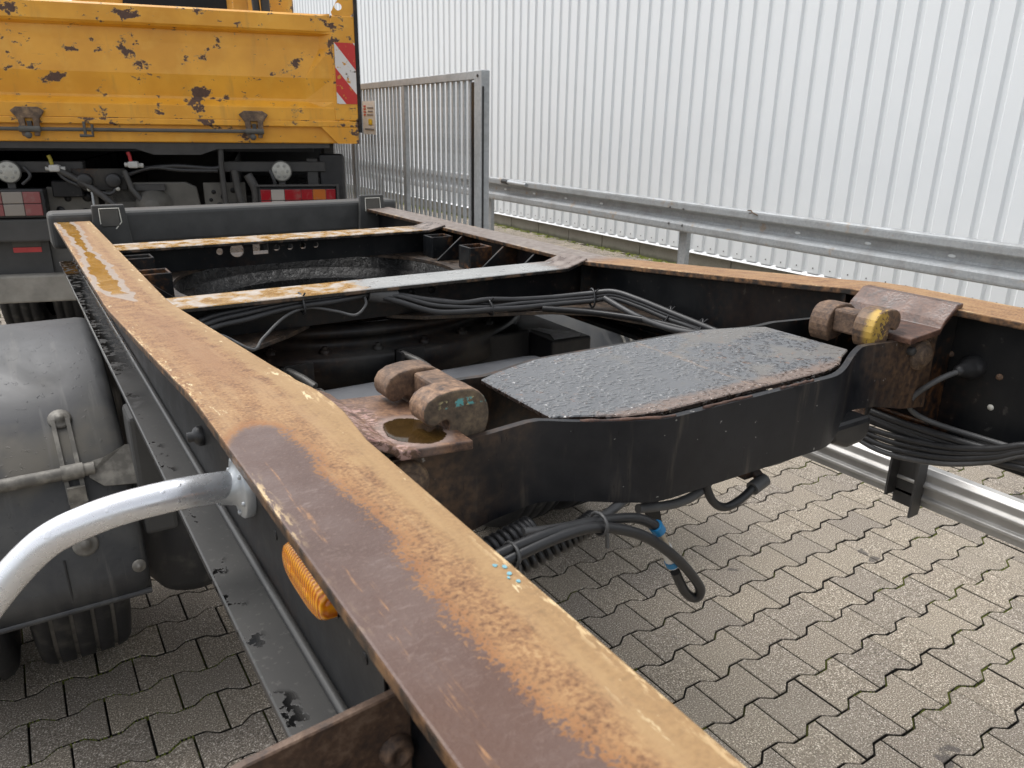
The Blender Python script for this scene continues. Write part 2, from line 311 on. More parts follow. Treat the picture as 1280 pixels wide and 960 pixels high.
def m_chrome():
    g = G('bright_pipe'); n = g.noise(7, 4); n2 = g.noise(60, 4, .6)
    c = g.mix(n, (.76, .72, .74), (.76, .84, .88)); c = g.mix(g.math('MULTIPLY', g.smooth(n2, .64, .74), .35), c, (.38, .30, .26))
    M['bright_pipe'] = g.done(c, g.lin(n2, .3, .8, .20, .40), .68, g.bump(g.smooth(g.noise(75, 1, .4), .70, .74), .25, .0012))
m_chrome()

def m_mudguard():
    g = G('mudguard_plastic'); X, Y, Z = g.xyz(); n = g.noise(5, 5, .6, None, .6); n2 = g.noise(90, 3)
    c = g.mix(g.smooth(n, .35, .68), (.022, .023, .026), (.066, .065, .062))
    c = g.mix(g.math('MULTIPLY', g.smooth(g.noise(3.1, 4), .5, .66), .7), c, (.125, .11, .085))
    top = g.smooth(Z, .93, 1.06); c = g.mix(g.math('MULTIPLY', top, .45), c, (.070, .073, .078))  # top made paler and bluer: sky light put into the colour
    drop = g.smooth(g.noise(75, 1, .4), .68, .71); st = g.math('MULTIPLY', g.smooth(g.noise(1, 4, .6, g.vmul((30, 3, 3))), .58, .7), .3); c = g.mix(st, c, (.14, .135, .125))
    M['mudguard_plastic'] = g.done(c, g.lin(n, .35, .65, .42, .7), 0, g.bump(g.math('ADD', drop, g.math('MULTIPLY', n2, .06)), .4, .003))
    g = G('stay_grey'); n = g.noise(30, 5); M['stay_grey'] = g.done(g.mix(g.smooth(n, .4, .7), (.12, .112, .098), (.25, .235, .205)), .6, .1)
m_mudguard()

def m_tyre():
    g = G('tyre_rubber'); n = g.noise(14, 5); n2 = g.noise(120, 3)
    M['tyre_rubber'] = g.done(g.mix(g.smooth(n, .5, .8), (.012, .012, .013), (.065, .06, .052)), .62, 0, g.bump(n2, .3, .002))
    g = G('tyre_groove'); M['tyre_groove'] = g.done(g.mix(g.noise(40, 4), (.05, .045, .04), (.20, .185, .16)), .9)
m_tyre()

def m_yellow(name, chip=1.0):
    g = G(name); X, Y, Z = g.xyz(); nb = g.noise(5.2, 6, .70, g.vmul((1, 1, 1.35)), .1); ns = g.noise(24, 5, .7, g.vmul((.6, 1, 1.1))); nf = g.noise(3, 4)
    val = g.math('ADD', nb, g.math('MULTIPLY', g.smooth(g.noise(1.7, 2), .45, .7), .05))
    f = g.math('MAXIMUM', g.smooth(val, .640-.02*chip, .645-.02*chip), g.smooth(ns, .690-.02*chip, .697-.02*chip))
    edge = g.math('MAXIMUM', g.smooth(val, .622-.02*chip, .638-.02*chip), g.smooth(ns, .67-.02*chip, .69-.02*chip))
    base = g.mix(g.smooth(nf, .35, .7), (.66, .295, .020), (.80, .385, .034))
    base = g.mix(g.math('MULTIPLY', g.smooth(g.noise(8, 4), .5, .75), .35), base, (.82, .47, .08))
    dirt = g.math('MULTIPLY', g.smooth(g.noise(1, 4, .6, g.vmul((14, 14, 2))), .56, .74), .35); base = g.mix(dirt, base, (.40, .22, .05))
    c = g.mix(edge, base, (.42, .25, .08)); c = g.mix(f, c, g.mix(g.noise(60, 3), (.05, .028, .022), (.15, .085, .06)))
    sc = g.math('MULTIPLY', g.smooth(g.noise(1, 6, .75, g.vmul((3, 3, 60)), .4), .655, .675), g.smooth(g.noise(2.2, 3), .45, .6)); c = g.mix(sc, c, (.17, .10, .06))
    M[name] = g.done(c, g.mix(f, (.38,)*3, (.8,)*3), 0, g.bump(g.math('SUBTRACT', 1.0, f), .4, .002))
m_yellow('yellow_paint', 1.0); m_yellow('yellow_paint_worn', 3.2)

def m_stripes(name, x0, z0):
    g = G(name); X, Y, Z = g.xyz(); t = g.math('ADD', g.math('MULTIPLY', g.math('SUBTRACT', X, x0), 1.25), g.math('SUBTRACT', Z, z0+.075-.58))
    w = g.math('FRACT', g.math('DIVIDE', t, .29)); s = g.smooth(w, .495, .505); ch = g.smooth(g.noise(24, 5, .68), .585, .60)
    c = g.mix(s, (.52, .025, .02), (.66, .63, .60)); c = g.mix(ch, c, g.mix(g.smooth(g.noise(9, 2), .48, .52), (.54, .26, .03), (.10, .06, .045)))
    M[name] = g.done(c, .4)
m_stripes('warning_stripes', 1.11, 1.77)

def m_lamp(name, c, rough=.12):
    g = G(name); X, Y, Z = g.xyz(); h = g.math('SINE', g.math('MULTIPLY', g.math('ADD', X, Z), 500.0)); n = g.noise(20, 4)
    M[name] = g.done(g.mix(g.math('MULTIPLY', g.smooth(n, .5, .75), .4), c, (.22, .18, .15)), rough, 0, g.bump(h, .15, .001), None, .3)
m_lamp('lamp_red', (.28, .012, .018)); m_lamp('lamp_clear', (.36, .33, .30)); m_lamp('lamp_orange', (.42, .12, .02)); m_lamp('lamp_red_dusty', (.20, .050, .05), .4); m_lamp('lamp_clear_dusty', (.22, .195, .17), .4)
def m_amber():
    g = G('amber_lens'); X, Y, Z = g.xyz(); h = g.math('SINE', g.math('MULTIPLY', Y, 1250.0)); h2 = g.math('MULTIPLY', g.math('SINE', g.math('MULTIPLY', Z, 420.0)), .5)
    hh = g.math('ADD', h, h2); c = g.mix(g.smooth(hh, -1.2, 1.6), (.55, .13, .002), (1.0, .44, .02))
    g.p.inputs['Transmission Weight'].default_value = .08; M['amber_lens'] = g.done(c, .10, 0, g.bump(hh, .5, .0010))
m_amber()

def m_paver(name, src):
    g = G(name); lz = g.t.nodes.new('ShaderNodeSeparateXYZ'); g.link(g.co, lz.inputs[0])
    geo = g.t.nodes.new('ShaderNodeNewGeometry'); g.co = geo.outputs['Position']; X, Y, Z = g.xyz()
    r = g.attr('tone') if src == 'mesh' else g.rnd()
    sp1 = g.noise(225, 2, .7); sp2 = g.noise(120, 3, .65); big = g.noise(1.3, 4); st = g.noise(7, 5, .6)
    c = g.ramp(sp1, [(.33, (.028, .024, .018)), (.42, (.135, .116, .087)), (.55, (.215, .187, .143)), (.60, (.34, .305, .245)), (.68, (.80, .75, .64))])
    c = g.mix(g.math('MULTIPLY', sp2, .30), c, (.225, .197, .153))
    c = g.mix(g.math('MULTIPLY', g.smooth(st, .5, .75), .35), c, (.17, .152, .125))
    c = g.mix(1.0, c, g.ramp(r, [(0, (1.0, .98, 1.03)), (.5, (1.15, 1.12, 1.14)), (1, (1.27, 1.23, 1.22))]), 'MULTIPLY')
    c = g.mix(g.math('MULTIPLY', g.smooth(big, .45, .7), .25), c, (.31, .275, .215))
    oil = g.smooth(g.noise(4.2, 3, .5), .715, .735); c = g.mix(g.math('MULTIPLY', oil, .75), c, (.06, .053, .05))
    soil = g.smooth(g.math('ADD', lz.outputs[2], g.math('MULTIPLY', sp2, .002)), *((-.0002, -.0030) if src == 'obj' else (-.0025, -.006))); c = g.mix(soil, c, (.020, .017, .012))
    M[name] = g.done(c, .86, 0, g.bump(g.math('ADD', sp1, sp2), .6, .0025))
m_paver('paver_concrete', 'obj'); m_paver('paver_concrete_far', 'mesh')
def m_joint():
    g = G('joint_moss'); n = g.noise(2.6, 4, .6); n2 = g.noise(130, 3)
    moss = g.smooth(n, .50, .58); c = g.mix(moss, (.014, .012, .009), g.mix(n2, (.05, .06, .010), (.15, .165, .025)))
    M['joint_moss'] = g.done(c, .95, 0, g.bump(g.noise(300, 3), .7, .004))
    g = G('yard_ground'); n = g.noise(3, 5); M['yard_ground'] = g.done(g.mix(n, (.12, .11, .092), (.20, .185, .155)), .9)
    g = G('plinth_concrete'); n = g.noise(5, 5, .6); n2 = g.noise(60, 4); X, Y, Z = g.xyz()
    c = g.mix(n, (.20, .185, .155), (.33, .31, .265)); c = g.mix(g.math('MULTIPLY', g.smooth(n2, .5, .7), .3), c, (.12, .11, .085))
    wetl = g.math('MULTIPLY', g.smooth(g.math('ADD', Z, g.math('MULTIPLY', n, .06)), .085, .03), .7); c = g.mix(wetl, c, (.075, .08, .035)); M['plinth_concrete'] = g.done(c, .9, 0, g.bump(n2, .3, .003))
    g = G('moss_green'); n = g.noise(35, 4); M['moss_green'] = g.done(g.mix(n, (.060, .078, .010), (.18, .205, .030)), .95)
m_joint()

# ------------------------------------------------------------------ mesh helpers
class MB:
    def __init__(s): s.v = []; s.f = []; s.sm = []
    def add(s, vs, fs, smooth=False):
        o = len(s.v); s.v += [tuple(v) for v in vs]; s.f += [tuple(i+o for i in f) for f in fs]; s.sm += [smooth]*len(fs); return s
    def box(s, x0, x1, y0, y1, z0, z1):
        return s.add([(x0,y0,z0),(x1,y0,z0),(x1,y1,z0),(x0,y1,z0),(x0,y0,z1),(x1,y0,z1),(x1,y1,z1),(x0,y1,z1)],
                     [(0,3,2,1),(4,5,6,7),(0,1,5,4),(1,2,6,5),(2,3,7,6),(3,0,4,7)])
    def obox(s, c, ax, ay, az, hx, hy, hz):
        c = Vector(c); ax, ay, az = (Vector(a).normalized() for a in (ax, ay, az)); vs = []
        for k in (-1, 1):
            for (i, j) in ((-1,-1),(1,-1),(1,1),(-1,1)): vs.append(c + ax*hx*i + ay*hy*j + az*hz*k)
        return s.add(vs, [(0,3,2,1),(4,5,6,7),(0,1,5,4),(1,2,6,5),(2,3,7,6),(3,0,4,7)])
    def bar(s, a, b, w, h, up=(0,0,1)):
        a, b = Vector(a), Vector(b); d = (b-a); L = d.length; d.normalize(); side = d.cross(Vector(up)).normalized(); u = side.cross(d)
        return s.obox((a+b)/2, side, d, u, w/2, L/2, h/2)
    def prism(s, pts, a, b):
        # pts: list of 3D points of one face, extruded by vector (b-a)
        e = Vector(b)-Vector(a); p = [Vector(q) for q in pts]; n = len(p)
        vs = p + [q+e for q in p]; fs = [tuple(range(n-1,-1,-1)), tuple(range(n, 2*n))]
        for i in range(n): j = (i+1) % n; fs.append((i, j, j+n, i+n))
        return s.add(vs, fs)
    def tube(s, path, r, n=10, cap=True, smooth_path=0):
        P = [Vector(p) for p in path]
        if smooth_path: P = catmull(P, smooth_path)
        rr = r if isinstance(r, (list, tuple)) else [r]*len(P)
        if len(rr) != len(P): rr = [rr[0] + (rr[-1]-rr[0])*i/(len(P)-1) for i in range(len(P))]
        t0 = (P[1]-P[0]).normalized(); ref = Vector((0,0,1)) if abs(t0.z) < .9 else Vector((1,0,0)); nrm = t0.cross(ref).normalized()
        vs = []
        for i, p in enumerate(P):
            t = ((P[min(i+1, len(P)-1)]-P[max(i-1, 0)])).normalized(); nrm = (nrm - t*nrm.dot(t)).normalized(); bn = t.cross(nrm)
            for k in range(n): a = 2*math.pi*k/n; vs.append(p + (nrm*math.cos(a)+bn*math.sin(a))*rr[i])
        fs = []
        for i in range(len(P)-1):
            for k in range(n): l = (k+1) % n; fs.append((i*n+k, i*n+l, (i+1)*n+l, (i+1)*n+k))
        s.add(vs, fs, True)
        if cap:
            m = len(P); s.add(vs[:n], [tuple(range(n-1,-1,-1))]); s.add(vs[-n:], [tuple(range(n))])
        return s
    def cyl(s, a, b, r, n=20): return s.tube([a, b], r, n)
    def lathe(s, c, axis, prof, n=32, ref=None):
        # prof: (along axis, radius)
        c = Vector(c); ax = Vector(axis).normalized(); rf = Vector(ref) if ref else (Vector((0,0,1)) if abs(ax.z) < .9 else Vector((1,0,0)))
        e1 = ax.cross(rf).normalized(); e2 = ax.cross(e1); vs = []
        for (h, r) in prof:
            for k in range(n): a = 2*math.pi*k/n; vs.append(c + ax*h + (e1*math.cos(a)+e2*math.sin(a))*r)
        fs = []
        for i in range(len(prof)-1):
            for k in range(n): l = (k+1) % n; fs.append((i*n+k, i*n+l, (i+1)*n+l, (i+1)*n+k))
        return s.add(vs, fs, True)
    def build(s, name, mat, parent=None, bevel=0, segs=2, angle=35, sub=False):
        me = bpy.data.meshes.new(name); me.from_pydata(s.v, [], s.f); me.update()
        bm = bmesh.new(); bm.from_mesh(me); bmesh.ops.recalc_face_normals(bm, faces=bm.faces); bm.to_mesh(me); bm.free()
        for p, k in zip(me.polygons, s.sm): p.use_smooth = k
        me.materials.append(M[mat]); o = bpy.data.objects.new(name, me); col.objects.link(o)
        if parent is not None: attach(o, parent)
        if bevel:
            b = o.modifiers.new('bevel', 'BEVEL'); b.width = bevel; b.segments = segs; b.limit_method = 'ANGLE'; b.angle_limit = R(angle)
        return o
def root_of(o):
    while o.parent: o = o.parent
    return o
def attach(o, parent):
    # meshes are written in their thing's root frame offset by 'org'; keep that frame at every level
    o.parent = parent
    if parent.type == 'EMPTY' and 'org' in parent.keys(): o.location = -Vector(parent['org'])
def catmull(P, k):
    out = []
    for i in range(len(P)-1):
        p0, p1, p2, p3 = P[max(i-1,0)], P[i], P[i+1], P[min(i+2,len(P)-1)]
        for j in range(k):
            t = j/k; out.append(.5*((2*p1) + (p2-p0)*t + (2*p0-5*p1+4*p2-p3)*t*t + (3*p1-p0-3*p2+p3)*t**3))
    out.append(P[-1]); return out
def thing(name, label, cat, loc=(0,0,0), rz=0, group=None, world_frame=True):
    o = bpy.data.objects.new(name, None); col.objects.link(o); o.empty_display_size = .2
    o.location = loc; o.rotation_euler = (0,0,rz); o['label'] = label; o['category'] = cat
    if group: o['group'] = group
    if world_frame: o['org'] = list(loc)
    return o
def tag(o, label, cat, group=None):
    o['label'] = label; o['category'] = cat
    if group: o['group'] = group
    return o
def copy_part(o, parent, loc=None, scale=None):
    c = o.copy(); col.objects.link(c); c.parent = parent
    if loc is not None: c.location = loc
    if scale is not None: c.scale = scale
    return c
CX = .8135                       # centre line of the trailer
def mx(x): return 2*CX - x

# ================================================================== SETTING: ground and paving
g_ = MB(); g_.add([(-150,-150,-.03),(150,-150,-.03),(150,150,-.03),(-150,150,-.03)], [(0,1,2,3)])
ground = g_.build('ground', 'yard_ground'); ground['kind'] = 'structure'
PX, PY, AMP = .1985, .1517, .0135
g_ = MB(); g_.add([(-9,-3,-.013),(7.11,-3,-.013),(7.11,26,-.013),(-9,26,-.013)], [(0,1,2,3)])
paving = g_.build('pavement', 'joint_moss'); paving['kind'] = 'structure'
def paver_outline(gap=.0030):
    hx, hy = PX/2, PY/2; a, b = .0315, .0680
    hy -= .0008; top = [(-hx, hy+AMP), (-b, hy+AMP), (-a, hy-AMP), (a, hy-AMP), (b, hy+AMP), (hx, hy+AMP)]
    pts = [(x-(gap if x > 0 else -gap)*(abs(x) > hx-.001), y-gap) for x, y in top]
    return [(x, -y) for x, y in pts] + [(x, y) for x, y in reversed(pts)]
OUT = paver_outline()
def paver_mesh(simple=False):
    n = len(OUT); vs = []; fs = []
    def ring(ins, z):
        o = len(vs)
        for (x, y) in OUT:
            l = math.hypot(x, y); vs.append((x - math.copysign(ins, x), y - math.copysign(ins, y), z))
        return o
    lv = [ring(0, -.03), ring(0, -.0022), ring(.0022, 0)]
    for a, b in zip(lv, lv[1:]):
        for i in range(n): j = (i+1) % n; fs.append((a+i, a+j, b+j, b+i))
    t = lv[-1]; fs.append((t, t+1, t+10, t+11)); fs.append((t+1, t+2, t+9, t+10)); fs.append((t+2, t+3, t+8, t+9)); fs.append((t+3, t+4, t+7, t+8)); fs.append((t+4, t+5, t+6, t+7))
    return vs, fs
PV, PF = paver_mesh()
pav_me = bpy.data.meshes.new('paver'); pav_me.from_pydata(PV, [], PF); pav_me.materials.append(M['paver_concrete']); pav_me.update()
inv = cam.matrix_world.inverted()
def px(p):
    q = inv @ Vector(p)
    if q.z > -.05: return None
    return (640 + 961*q.x/-q.z, 480 - 961*q.y/-q.z, -q.z)
cells = []
for j in range(-20, 165):
    y = 1.272 + PY*(j-8)
    off = .01 + (0 if j % 2 == 0 else PX/2) + PX/2
    for i in range(-44, 36):
        x = off + PX*i
        if x > 7.02 or x < -8.5: continue
        cells.append((x, y))
def seen(x, y):
    q = px((x, y, 0))
    if not q: return 0
    u, v, d = q
    if u < -25 or u > 1305 or v > 985: return 0
    # areas of paving the photograph shows between the trailer's parts
    right = u > 560 and v > 560 and v > 960 - (930-u)*.93 and v > 640-(u-740)*.30
    leftp = u < 380 and v > 640 and (v-640) > (u-205)*1.9
    right2 = u > 1010 and v > 545
    return 1e4/(d*d) if (right or leftp or right2) else 0
cells.sort(key=lambda c: -seen(*c))
near, rest = cells[:300], cells[300:]
near = [c for c in near if seen(*c) > 0]
for (x, y) in near:
    o = bpy.data.objects.new('paver', pav_me); col.objects.link(o); o.parent = paving
    o.location = (x+random.gauss(0,.0006), y+random.gauss(0,.0006), random.gauss(0,.0012)); o.rotation_euler = (random.gauss(0,.006), random.gauss(0,.006), random.gauss(0,.004))
    if random.random() < .5: o.rotation_euler.z += math.pi
vs_, fs_, tn = [], [], []
for (x, y) in rest + cells[len(near):300]:
    o = len(vs_); zz = random.gauss(0, .001); vs_ += [(a+x, b+y, c+zz) for a, b, c in PV]; fs_ += [tuple(k+o for k in f) for f in PF]; tn += [random.random()]*len(PF)
me = bpy.data.meshes.new('far_pavers'); me.from_pydata(vs_, [], fs_); at = me.attributes.new('tone', 'FLOAT', 'FACE'); at.data.foreach_set('value', tn)
me.materials.append(M['paver_concrete_far']); o = bpy.data.objects.new('far_pavers', me); col.objects.link(o); o.parent = paving; o['kind'] = 'stuff'

mj = MB()
for (x, y) in cells[:900]:
    if seen(x, y) <= 0: continue
    dens = .5+.5*math.sin(x*2.3+y*1.1)*math.cos(y*2.9-x*.7)
    if dens < .38 or random.random() > dens*1.25: continue
    hx, hy = PX/2, PY/2; poly = [(-hx, hy+AMP), (-.068, hy+AMP), (-.0315, hy-AMP), (.0315, hy-AMP), (.068, hy+AMP), (hx, hy+AMP)]
    for (a, b) in zip(poly, poly[1:]):
        if random.random() > .55+.4*dens: continue
        n_ = max(2, int(math.hypot(b[0]-a[0], b[1]-a[1])/.006))
        for k in range(n_):
            if random.random() > .85: continue
            t = (k+random.random())/n_; u, v = x+a[0]+(b[0]-a[0])*t+random.gauss(0,.0008), y+a[1]+(b[1]-a[1])*t+random.gauss(0,.0008); r_ = random.uniform(.0038,.0075); z = -.0125; h = random.uniform(.0115,.0160)
            mj.add([(u+r_*math.cos(q), v+r_*math.sin(q), z) for q in (0,1.26,2.51,3.77,5.03)]+[(u,v,z+h)], [(i,(i+1)%5,5) for i in range(5)])
o = mj.build('joint_moss_tufts', 'moss_green', paving); o['kind'] = 'stuff'

# ================================================================== WAREHOUSE WALL
WX = 7.06; WB = .215
wh = thing('warehouse', 'white ribbed metal clad warehouse wall on a low concrete plinth', 'building', (WX, 14, 0))
RP = .207
def sheet_mesh(z0, z1, n=5):
    prof = []
    for k in range(n):
        y = k*RP
        prof += [(y, .0), (y+.128, 0), (y+.148, .024), (y+.187, .024)]
    prof.append((n*RP+.004, 0.0-.0006))
    vs = []; fs = []
    for (y, d) in prof: vs += [(d, y, z0), (d, y, z1)]
    for i in range(len(prof)-1): fs.append((2*i, 2*i+1, 2*i+3, 2*i+2))
    me = bpy.data.meshes.new('cladding_sheet'); me.from_pydata(vs, [], fs); me.materials.append(M['cladding_white']); me.update(); return me
sh = sheet_mesh(WB, 9.0)
for i in range(-6, 40):
    o = bpy.data.objects.new('cladding_sheet', sh); col.objects.link(o); o.parent = wh; o.location = (0, -14+.02+i*5*RP, 0)
MB().box(WX+.034, WX+.16, -7, 44, WB, 8.98).build('wall_core', 'cladding_cap', wh)
fl = MB(); fl.prism([(WX-.012, -6, WB-.03), (WX+.03, -6, WB+.012), (WX+.034, -6, WB+.012), (WX+.034, -6, WB-.034), (WX-.012, -6, WB-.034)], (0,0,0), (0,50,0)); fl.build('base_flashing', 'cladding_cap', wh)
for k in range(28):
    y0 = -5.9+.62*k if k < 40 else 0
    MB().box(WX+.045, WX+.3, 3.0+.8*k+.005, 3.0+.8*(k+1)-.005, -.02, WB-.035).build('plinth_block', 'plinth_concrete', wh, .006, 1)
MB().box(WX+.045, WX+.3, -7, 2.99, -.02, WB-.035).build('plinth_strip', 'plinth_concrete', wh)
scr = MB()
for i in range(-10, 60):
    y = .02+i*RP+.064; scr.lathe((WX-.0005, y, WB+.055), (-1,0,0), [(0,.008),(.003,.007),(.006,.004),(.006,0)], 8)
o = scr.build('fixing_screws', 'screw_dark', wh); o['kind'] = 'stuff'
# moss and grit at the foot of the wall
ms = MB()
for k in range(2600):
    y = random.uniform(3, 18); x = WX+.03-abs(random.gauss(0,.10)); s_ = random.uniform(.006,.022); z = -.004
    dn = .5+.5*math.sin(y*1.9)+.4*math.sin(y*5.3)
    if random.random() > .25+.6*max(0, dn): continue
    ms.add([(x-s_,y-s_,z),(x+s_,y-s_*.7,z),(x+s_*.8,y+s_,z),(x-s_*.8,y+s_*.9,z),(x,y,z+s_*.9)], [(0,1,4),(1,2,4),(2,3,4),(3,0,4)])
o = ms.build('moss', 'moss_green'); o['kind'] = 'stuff'; tag(o, 'green moss growing along the foot of the warehouse wall', 'moss')

# ================================================================== GUARD RAIL
GX, GZ = 5.98, .765
gr = thing('guard_rail', 'galvanised corrugated steel crash barrier in front of the white wall', 'guard rail', (GX+.05, 6, 0))
def wbeam(y0, y1, dx=0):
    pr = [(-.040,.157),(-.058,.153),(-.069,.143),(-.072,.128),(-.072,.080),(-.064,.068),(-.004,.046),(.010,.028),(.010,-.020),(-.002,-.038),(-.064,-.064),(-.072,-.080),(-.072,-.128),(-.069,-.143),(-.058,-.153),(-.040,-.157)]
    m = MB(); t = .006; vs = []
    for (yy) in (y0, y1):
        for (d, h) in pr: vs.append((GX+.04+d+dx, yy, GZ+h))
        for (d, h) in pr: vs.append((GX+.04+d+t+dx, yy, GZ+h))
    n = len(pr); fs = []; N = 2*n
    for i in range(n-1): fs += [(i, i+1, N+i+1, N+i), (n+i, N+n+i, N+n+i+1, n+i+1)]
    fs += [(0, N, N+n, n), (n-1, 2*n-1, N+2*n-1, N+n-1)]
    for i in range(n-1): fs += [(i, n+i, n+i+1, i+1), (N+i, N+i+1, N+n+i+1, N+n+i)]
    return m.add(vs, fs)
JY = 6.0
for k in range(-2, 5):
    b = wbeam(JY-4.0*k+.001, JY-4.0*(k-1)-.001, 0 if k % 2 else .0).build('rail_section', 'guardrail_zinc', gr)
    for dz in (.085, -.085):
        for dy in (-.10, .10):
            bm_ = MB().lathe((GX-.032, JY-4*k+dy, GZ+dz), (-1,0,0), [(-.004,.014),(.004,.013),(.009,.009),(.010,0)], 10); bm_.build('bolt', 'screw_dark', b)
for k in range(-3, 5):
    y = JY-4.0*k-.04
    if y > 22: continue
    p = MB(); p.box(GX+.059, GX+.065, y-.05, y+.05, -.03, GZ+.10); p.box(GX+.055, GX+.115, y-.056, y-.050, -.03, GZ+.10); p.box(GX+.055, GX+.115, y+.050, y+.056, -.03, GZ+.10); p.build('post', 'guardrail_zinc', gr)
for y in (8.775, 8.06, 7.343, 4.525, 3.82, 3.113, 2.4, 1.69, 9.5, 10.2):
    m = MB(); m.lathe((GX+.0485, y, GZ+.002), (-1,0,0), [(0,.02),(.0015,.02),(.0015,0)], 12); s_ = m.build('slot', 'cladding_white', gr)
    for v in s_.data.vertices: v.co.y = y + (v.co.y-y)*1.55; v.co.z = GZ+.002+(v.co.z-GZ-.002)*.62
lt = thing('pipe_stub', 'short silver pipe with black end cap fixed on the guard rail beside the gate', 'pipe', (GX-.05, 9.0, .86))
MB().cyl((GX-.05, 8.83, .875), (GX-.05, 9.28, .885), .026, 16).build('tube', 'galvanised', lt); MB().cyl((GX-.05, 9.28, .885), (GX-.05, 9.42, .888), .033, 16).build('end_cap', 'plastic_black', lt)
tw = MB(); tw.tube([(GX-.035,4.93,.885),(GX-.05,4.98,.905),(GX-.03,5.02,.922),(GX-.04,5.05,.918)], .006, 5); tw.tube([(GX-.05,4.98,.905),(GX-.08,5.0,.895)], .004, 5)
tag(tw.build('twig', 'twig'), 'small dark twig lying on top of the guard rail', 'twig')

# ================================================================== GATE
GA = R(5.8); gdir = Vector((math.sin(GA), math.cos(GA), 0)); gnor = Vector((gdir.y, -gdir.x, 0)); g0 = Vector((2.76, 4.64, 0))
gt = thing('sliding_gate', 'tall galvanised gate of thin vertical bars beside the yellow truck', 'gate', g0)
def gp(t, z, s=0): return g0 + gdir*t + gnor*s + Vector((0,0,z))
def gbar(t0, t1, z0, z1, th, name, mat='gate_zinc', s=0, bevel=.003):
    m = MB(); m.obox(gp((t0+t1)/2, (z0+z1)/2, s), gdir, gnor, (0,0,1), (t1-t0)/2, th/2, (z1-z0)/2); return m.build(name, mat, gt, bevel, 1)
gbar(-.04, .075, -.03, 1.998, .06, 'post'); gbar(-.052, -.042, -.03, 1.90, .012, 'edge_strip', 'plastic_black', -.02)
gbar(.085, .135, .12, 1.93, .05, 'rubber_edge', 'plastic_black')
gbar(.075, 8.4, 1.945, 1.998, .045, 'top_rail'); gbar(.14, 8.4, .10, .17, .05, 'bottom_rail')
for t in (1.49, 3.02, 4.55, 6.08, 7.6): gbar(t, t+.07, .17, 1.945, .04, 'upright')
t = .19; bar0 = None
while t < 8.3:
    if not any(abs(t-u) < .05 or abs(t-u-.07) < .05 for u in (1.49, 3.02, 4.55, 6.08, 7.6)):
        if bar0 is None:
            bar0 = gbar(t, t+.030, .17, 1.945, .016, 'bar', bevel=0); tb = t
        else:
            c = copy_part(bar0, gt); c.location = bar0.location + gdir*(t-tb)
    t += .0985
bb = MB().cyl(gp(.015, 1.965, -.031), gp(.015, 1.965, -.036), .010, 10); bb.build('bolt', 'plastic_black', gt)
sg = thing('notice_board', 'small white notice with yellow square hung on the gate bars', 'sign', gp(2.38, 1.54, -.05))
def sbox(t0, t1, z0, z1, s, th, name, mat, par=sg):
    m = MB(); m.obox(gp((t0+t1)/2, (z0+z1)/2, s), gdir, gnor, (0,0,1), (t1-t0)/2, th/2, (z1-z0)/2); return m.build(name, mat, par)
brd = sbox(2.20, 2.58, 1.55, 1.84, -.045, .006, 'board', 'sign_white')
for i in range(4): sbox(2.47, 2.54, 1.79-.025*i, 1.803-.025*i, -.0495, .002, 'printed_line', 'sign_red', brd)
for i, (a, b) in enumerate(((2.24,2.42),(2.26,2.40),(2.25,2.43))): sbox(a, b, 1.775-.03*i, 1.787-.03*i, -.0495, .002, 'printed_line', 'sign_grey', brd)
sbox(2.29, 2.40, 1.635, 1.685, -.0495, .002, 'yellow_square', 'sign_yellow', brd); sbox(2.24, 2.52, 1.59, 1.602, -.0495, .002, 'printed_line', 'sign_grey', brd)

